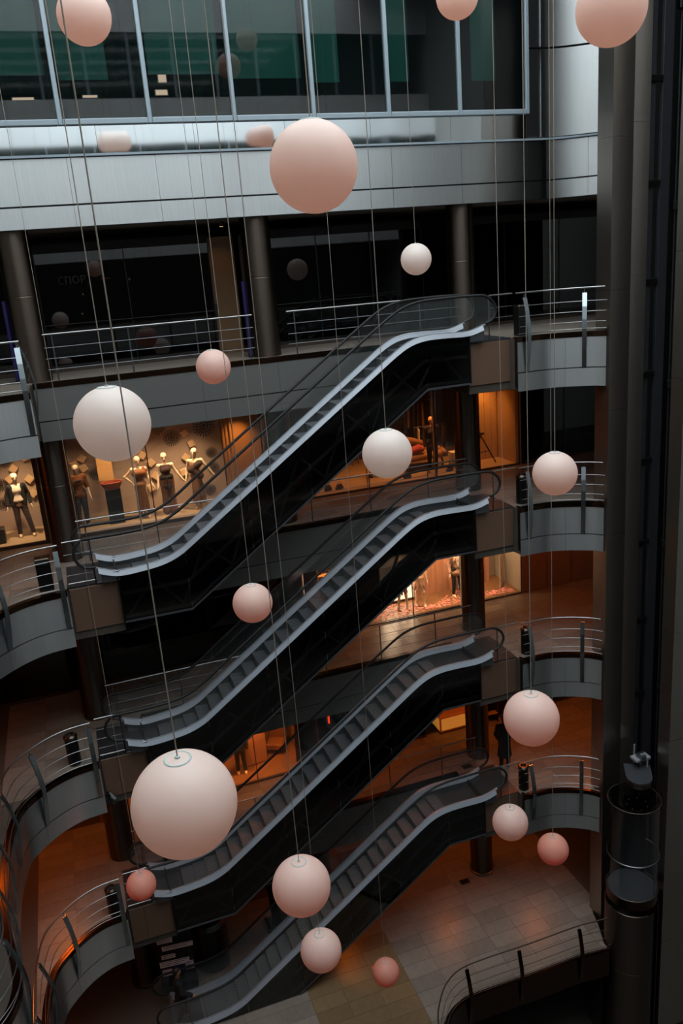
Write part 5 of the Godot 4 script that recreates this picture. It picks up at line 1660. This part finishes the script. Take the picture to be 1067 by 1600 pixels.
func shop_a() -> void:
	var y := 18.0
	var f := front(0.5, 4.9, y, 20.95, 2, "dark glass", "black", "large dark mirror-like shop front on the highest gallery, left of the doorway")
	front(6.3, 11.1, y, 20.95, 3, "dark glass", "black", "dark shop front with faint hanging drapes on the highest gallery")
	front(11.9, 19.5, y, 20.95, 4, "dark glass", "black", "dark shop front on the highest gallery, right of the right column")
	front(-6.0, -0.3, y, 20.95, 3, "dark glass", "black", "dark shop front at the far left of the highest gallery")
	var w := struct("wall_back")
	wall_piece(w, "wall", "dark wall", -8.9, 20.9, y, 21.4, -6.6, -6.5)
	# faint lettering on the dark front
	var sg := thing("shop_sign", "faint dark lettering on the glass of the dark mirror-like shop front", "sign", Vector3(1.0, 20.28, SHOP_Z + 0.02))
	var font := SystemFont.new()
	font.font_names = PackedStringArray(["Droid Sans"])
	for q in [["СПОРТ", 0.0, "black"], ["---", 1.05, "sign red"]]:
		var tm := TextMesh.new()
		tm.text = q[0]
		tm.font = font
		tm.font_size = 24
		tm.pixel_size = 0.011
		tm.depth = 0.02
		tm.horizontal_alignment = HORIZONTAL_ALIGNMENT_LEFT
		part("letters", tm, M[q[2]], sg, Vector3(q[1], 0, 0))
	# doorway with a brown wall
	var d := thing("doorway_wall", "lit brown wall of a doorway between the dark shop fronts of the highest gallery", "wall panel", Vector3(5.45, y, SHOP_Z))
	part("panel", mb().cbox(Vector3(-0.2, 1.55, -0.3), Vector3(0.8, 3.1, 0.05), 0.01), M["wood panel"], d)
	part("jamb", mb().cbox(Vector3(0.55, 1.55, -0.05), Vector3(0.5, 3.1, 0.1), 0.01), M["dark wood"], d)
	part("wall_box", mb().cbox(Vector3(-0.45, 1.2, -0.26), Vector3(0.08, 0.35, 0.04), 0.008), M["dark wood"], d)
	spot(Vector3(5.25, 21.34, -3.7), Vector3(5.2, 18.4, -4.3), "warm", 0.35, 48.0, "small lit ceiling spot over the brown doorway of the highest gallery", "")
	# drapes behind the dark glass
	var c := thing("dark_drape", "faint dark drape hanging behind the highest gallery's dark glass", "curtain")
	for k in 4:
		part("width", curtain_mesh(6.5 + 1.1 * k, 7.5 + 1.1 * k, y + 0.05, 20.9, -4.9, 9.0), M["brown cloth"], c)
	for q in [[1.6, 19.9, -5.4], [2.9, 20.2, -5.6], [1.5, 19.4, -5.2]]:
		var b := thing("tiny_lamp", "tiny white pinpoint lamp behind the dark mirror-like glass, %s" % {1.6: "upper of the left two", 2.9: "the right one", 1.5: "lower of the left two"}[q[0]], "lamp", Vector3(q[0], q[1], q[2]), 0.0, "pinpoint lamps behind the dark glass")
		part("bulb", mb().ball(Vector3.ZERO, Vector3(0.03, 0.03, 0.03), 10, 8), M["lamp white"], b)
		part("cord", mb().tube([Vector3(0, 0.025, 0), Vector3(0, 21.45 - q[1], 0)], 0.006, 6), M["black"], b)

# ---------------------------------------------------------------- hanging balls
func build_balls() -> void:
	# x, y, z of the centre, colour, label
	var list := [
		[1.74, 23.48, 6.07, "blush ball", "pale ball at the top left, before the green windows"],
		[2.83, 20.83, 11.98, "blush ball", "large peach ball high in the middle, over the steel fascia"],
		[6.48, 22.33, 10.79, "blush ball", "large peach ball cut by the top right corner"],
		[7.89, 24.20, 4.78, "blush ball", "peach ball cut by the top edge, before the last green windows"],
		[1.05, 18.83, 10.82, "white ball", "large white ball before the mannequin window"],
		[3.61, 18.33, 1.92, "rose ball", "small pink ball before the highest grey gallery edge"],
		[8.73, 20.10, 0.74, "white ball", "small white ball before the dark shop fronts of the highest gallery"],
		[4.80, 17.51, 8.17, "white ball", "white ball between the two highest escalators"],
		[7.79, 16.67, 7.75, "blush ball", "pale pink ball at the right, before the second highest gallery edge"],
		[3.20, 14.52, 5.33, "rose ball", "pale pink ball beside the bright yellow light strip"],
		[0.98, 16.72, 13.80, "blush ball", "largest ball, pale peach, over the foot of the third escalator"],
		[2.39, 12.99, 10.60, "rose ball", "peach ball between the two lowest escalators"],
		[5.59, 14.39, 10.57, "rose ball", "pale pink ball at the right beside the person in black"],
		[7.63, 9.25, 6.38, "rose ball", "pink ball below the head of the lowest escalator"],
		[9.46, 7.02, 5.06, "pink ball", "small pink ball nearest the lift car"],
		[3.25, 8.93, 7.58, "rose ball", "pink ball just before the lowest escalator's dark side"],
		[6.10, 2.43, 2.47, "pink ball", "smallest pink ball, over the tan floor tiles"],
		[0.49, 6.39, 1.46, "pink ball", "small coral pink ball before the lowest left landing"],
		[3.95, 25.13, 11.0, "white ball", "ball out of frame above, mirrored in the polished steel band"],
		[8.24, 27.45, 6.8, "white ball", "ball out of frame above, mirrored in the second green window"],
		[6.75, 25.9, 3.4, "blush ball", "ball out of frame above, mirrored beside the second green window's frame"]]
	var sph := mb().ball(Vector3.ZERO, Vector3(0.35, 0.35, 0.35), 64, 40).mesh()
	var pts := []
	for k in 40:
		var a := TAU * k / 40.0
		pts.append(Vector3(cos(a) * 0.085, 0.3385, sin(a) * 0.085))
	var ring := mb().tube(pts, 0.007, 8, true).mesh()
	var cap := mb().lathe([Vector2(0.0, 0.362), Vector2(0.018, 0.360), Vector2(0.02, 0.345)], 16, Vector3.ZERO).mesh()
	for q in list:
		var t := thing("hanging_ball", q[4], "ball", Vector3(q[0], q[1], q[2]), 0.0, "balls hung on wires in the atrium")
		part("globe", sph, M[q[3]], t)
		part("top_ring", ring, M["ball ring"], t)
		part("cap", cap, M["ball ring"], t)
		var len: float = ROOF - q[1]
		part("wire", mb().tube([Vector3(0, 0.355, 0), Vector3(0, len, 0)], 0.005, 6), M["wire"], t)

# ---------------------------------------------------------------- people
func build_people() -> void:
	var t := thing("person", "person in a long black coat seen from behind at the head of the lowest escalator", "person", Vector3(11.92, 4.512, -1.45), PI - 0.35)
	var j := joints({"lel": Vector3(0.25, 1.17, 0.02), "lwr": Vector3(0.20, 0.95, 0.16), "rel": Vector3(-0.25, 1.17, 0.02), "rwr": Vector3(-0.20, 0.95, 0.16), "head": Vector3(0, 1.68, 0.04), "look": Vector3(0.1, -0.25, 1)})
	part("body", body_mesh(j), M["skin"], t)
	part("coat", coat_mesh(j), M["black cloth"], t)
	part("trousers", trouser_mesh(j), M["black cloth"], t)
	part("hair", hair_mesh(j), M["hair"], t)
	part("shoe", shoe_mesh(j.lan), M["black"], t)
	part("shoe", shoe_mesh(j.ran), M["black"], t)
	t = thing("person", "person in dark clothes stepping onto the foot of the lowest escalator", "person", Vector3(0.98, 0.03, -0.5), PI / 2)
	j = joints({"lkn": Vector3(0.10, 0.52, 0.14), "lan": Vector3(0.11, 0.085, 0.12), "ran": Vector3(-0.11, 0.085, -0.16), "rkn": Vector3(-0.10, 0.52, -0.02), "rel": Vector3(-0.26, 1.18, 0.05), "rwr": Vector3(-0.30, 1.06, 0.28), "look": Vector3(0, -0.2, 1)})
	part("body", body_mesh(j), M["skin"], t)
	part("coat", top_mesh(j, 0.98, 0.82, 0.03), M["black cloth"], t)
	part("trousers", trouser_mesh(j), M["black cloth"], t)
	part("hair", hair_mesh(j), M["hair"], t)
	part("shoe", shoe_mesh(j.lan), M["black"], t)
	part("shoe", shoe_mesh(j.ran), M["black"], t)

func coat_mesh(j: Dictionary) -> MB:
	var b := [[j.chest + Vector3(0.08, 0.02, 0), j.chest - Vector3(0.08, -0.02, 0), 0.13, 0.13], [j.waist, j.chest, 0.13, 0.14], [j.lsh, j.rsh, 0.085, 0.085], [j.neck0 + Vector3(0, 0.02, -0.01), j.neck0 + Vector3(0, 0.06, 0), 0.075, 0.07]]
	for k in 8:
		var a := TAU * k / 8.0
		var d := Vector3(cos(a), 0, sin(a) * 0.8)
		b.append([j.waist + d * 0.05, Vector3(0, 0.42, 0) + d * 0.17, 0.10, 0.06])
	for q in ["l", "r"]:
		b.append([j[q + "sh"], j[q + "el"], 0.08, 0.066])
		b.append([j[q + "el"], j[q + "el"].lerp(j[q + "wr"], 0.95), 0.066, 0.052])
	return mb().skin(b, 0.015, 0.04)

func hair_mesh(j: Dictionary) -> MB:
	var h: Vector3 = j.head
	var f: Vector3 = j.look.normalized()
	return mb().skin([[h + Vector3(0, 0.05, 0) - f * 0.03, h + Vector3(0, 0.03, 0) - f * 0.035, 0.094, 0.092], [h - f * 0.045, h - Vector3(0, 0.06, 0) - f * 0.05, 0.075, 0.055], [h + Vector3(0, 0.09, 0) + f * 0.02, h + Vector3(0, 0.08, 0) + f * 0.05, 0.05, 0.04]], 0.01, 0.03)

# ---------------------------------------------------------------- small things
func build_small_things() -> void:
	# litter bins by the railings
	var bins := [[-0.42, 13.512, -0.34, true, "black box bin behind the railing of the second highest left gallery"], [-0.54, 9.012, -0.22, false, "round black bin behind the railing of the third highest left gallery"], [-0.28, 4.512, -0.16, false, "round black bin behind the railing of the lowest left gallery"],
		[12.1, 18.012, -0.35, true, "grey bin at the right end of the highest gallery"], [12.0, 13.512, -0.30, false, "dark bin beside the second escalator's head"], [12.02, 9.012, -0.22, false, "dark bin beside the third escalator's head"], [11.86, 4.512, -0.22, false, "dark bin beside the lowest escalator's head"]]
	for q in bins:
		var t := thing("litter_bin", q[4], "bin", Vector3(q[0], q[1], q[2]))
		if q[3]:
			part("body", mb().cbox(Vector3(0, 0.36, 0), Vector3(0.32, 0.72, 0.30), 0.02), M["black"], t)
			part("lid", mb().cbox(Vector3(0, 0.75, 0), Vector3(0.34, 0.06, 0.32), 0.02), M["column steel"], t)
			part("slot", mb().cbox(Vector3(0, 0.62, 0.151), Vector3(0.22, 0.08, 0.01), 0.003), M["black"], t)
		else:
			part("body", mb().lathe([Vector2(0.0, 0.0), Vector2(0.15, 0.0), Vector2(0.155, 0.02), Vector2(0.155, 0.70)], 28, Vector3.ZERO), M["black"], t)
			part("rim", mb().lathe([Vector2(0.155, 0.70), Vector2(0.165, 0.71), Vector2(0.165, 0.76), Vector2(0.13, 0.80), Vector2(0.09, 0.80), Vector2(0.09, 0.74), Vector2(0.0, 0.74)], 28, Vector3.ZERO), M["column steel"], t)
	# surveillance camera under the third gallery's left landing
	var c := thing("security_camera", "small grey security camera on the corner of the third left landing", "camera", Vector3(0.16, 8.0, 0.02), 0.4)
	part("bracket", mb().cbox(Vector3(-0.05, 0.06, -0.06), Vector3(0.05, 0.12, 0.14), 0.01), M["black"], c)
	part("housing", mb().tube([Vector3(0, 0, -0.12), Vector3(0.03, -0.08, 0.14)], 0.085, 20), M["satin steel"], c)
	part("lens", mb().tube([Vector3(0.03, -0.08, 0.14), Vector3(0.033, -0.088, 0.16)], 0.055, 16), M["black"], c)
	# directory board on the ground floor
	var d := thing("directory_board", "black directory board with pale printed columns, beside the left column on the ground floor", "sign", Vector3(1.05, 0.0, -1.75), -0.12)
	part("stand", mb().cbox(Vector3(0, 1.1, -0.06), Vector3(1.04, 2.2, 0.08), 0.02), M["black"], d)
	part("foot", mb().cbox(Vector3(0, 0.03, 0), Vector3(1.1, 0.06, 0.5), 0.02), M["black"], d)
	var sheets := [[-0.24, 1.86, 0.44, 0.5, "paper"], [0.24, 1.95, 0.36, 0.16, "print dark"], [0.1, 1.42, 0.9, 0.16, "paper"], [0.25, 1.16, 0.4, 0.24, "print dark"], [-0.2, 1.12, 0.4, 0.14, "paper"], [-0.05, 0.86, 0.86, 0.2, "paper"], [0.05, 0.6, 0.34, 0.24, "print blue"], [-0.3, 0.56, 0.28, 0.22, "paper"], [0.36, 0.66, 0.24, 0.3, "paper"]]
	for q in sheets:
		var s := part("sheet", mb().bb(-q[2] / 2, q[2] / 2, -q[3] / 2, q[3] / 2, 0.0, 0.006), M[q[4]], d, Vector3(q[0], q[1], -0.018))
		var lines := int(q[3] / 0.06)
		for k in lines:
			if q[4] == "paper":
				part("print_line", mb().bb(-q[2] * 0.45, q[2] * (0.44 - 0.12 * (k % 3)), -0.009, 0.009, 0.006, 0.008), M["print dark"], s, Vector3(0, q[3] / 2 - 0.03 - 0.06 * k, 0))
	# dark kiosk with a pale curved edge, and a black stand, under the third escalator
	var kz := thing("kiosk", "rounded black kiosk with a pale curved edge under the third escalator", "kiosk", Vector3(2.15, 0.0, -2.3))
	part("body", mb().lathe([Vector2(0.0, 0.0), Vector2(0.5, 0.0), Vector2(0.55, 0.05), Vector2(0.55, 1.5), Vector2(0.45, 1.62), Vector2(0.0, 1.66)], 36, Vector3.ZERO), M["black"], kz)
	var arc := []
	for k in 12:
		var a := 0.15 + 0.12 * k
		arc.append(Vector3(cos(a * 0.6) * 0.565, 1.45 - 0.085 * k, sin(a * 0.6) * 0.565))
	part("pale_edge", mb().tube(arc, 0.014, 8), M["rail steel"], kz)
	kz = thing("display_stand", "black display stand with a square foot under the third escalator", "stand", Vector3(4.35, 0.0, -2.9))
	part("foot", mb().cbox(Vector3(0, 0.06, 0), Vector3(0.75, 0.12, 0.6), 0.02), M["black"], kz)
	part("post", mb().cbox(Vector3(0, 0.8, 0), Vector3(0.34, 1.4, 0.26), 0.03), M["black"], kz)
	part("head", mb().cbox(Vector3(0, 1.6, 0), Vector3(0.5, 0.3, 0.34), 0.04), M["black"], kz)
	# floor boxes let into the tiles
	for q in [[10.66, 0.009, -2.1, "dark floor box let into the ground floor near the right column"], [10.85, 4.509, -1.95, "dark floor box let into the lowest gallery beside the escalator head"], [1.55, 4.509, -2.2, "dark floor box let into the lowest gallery beside the biggest ball"]]:
		var t := thing("floor_box", q[3], "floor box", Vector3(q[0], q[1], q[2]))
		part("frame", mb().cbox(Vector3(0, 0.004, 0), Vector3(0.36, 0.016, 0.26), 0.004), M["satin steel"], t)
		part("lid", mb().cbox(Vector3(0, 0.008, 0), Vector3(0.30, 0.016, 0.20), 0.004), M["black"], t)
	# small brass floor light on the tan tiles
	var fl := thing("floor_spot", "small brass floor light on the tan tiles", "lamp", Vector3(6.62, 0.008, 0.0))
	part("ring", mb().lathe([Vector2(0.06, 0.0), Vector2(0.11, 0.0), Vector2(0.11, 0.02), Vector2(0.07, 0.025), Vector2(0.06, 0.015)], 24, Vector3.ZERO), M["lamp brass"], fl)
	part("lens", mb().lathe([Vector2(0.0, 0.012), Vector2(0.06, 0.012)], 20, Vector3.ZERO), M["lamp warm"], fl)
	# dim violet light tubes on two columns of the highest gallery
	for q in [[-0.30, "dim violet light tube beside the left column of the highest gallery"], [5.40, "dim violet light tube beside the middle column of the highest gallery"]]:
		var t := thing("violet_light_tube", q[1], "lamp", Vector3(q[0], 18.008, -2.55))
		part("lamp_tube", mb().tube([Vector3(0, 0.05, 0), Vector3(0, 1.9, 0)], 0.05, 12), M["lamp violet"], t)
		part("socket", mb().tube([Vector3(0, 0.0, 0), Vector3(0, 0.06, 0)], 0.06, 12), M["black"], t)
	# small wall lamps in the rooms behind the green windows
	for q in [[4.40, 25.10, 0.20, 0.22, "tall white wall lamp behind the third green window, the upper one"], [4.34, 24.75, 0.30, 0.12, "flat white wall lamp behind the third green window, the lower one"], [0.92, 24.65, 0.5, 0.05, "thin white wall lamp behind the first green window"], [2.53, 24.68, 0.35, 0.05, "thin white wall lamp behind the second green window"]]:
		var t := thing("wall_lamp", q[4], "lamp", Vector3(q[0], q[1], -4.98))
		part("backplate", mb().cbox(Vector3(0, 0, -0.005), Vector3(q[2] + 0.06, q[3] + 0.04, 0.03), 0.004), M["window frame"], t)
		part("lamp_lens", mb().cbox(Vector3(0, 0, 0.02), Vector3(q[2], q[3], 0.03), 0.004), M["lamp white"], t)
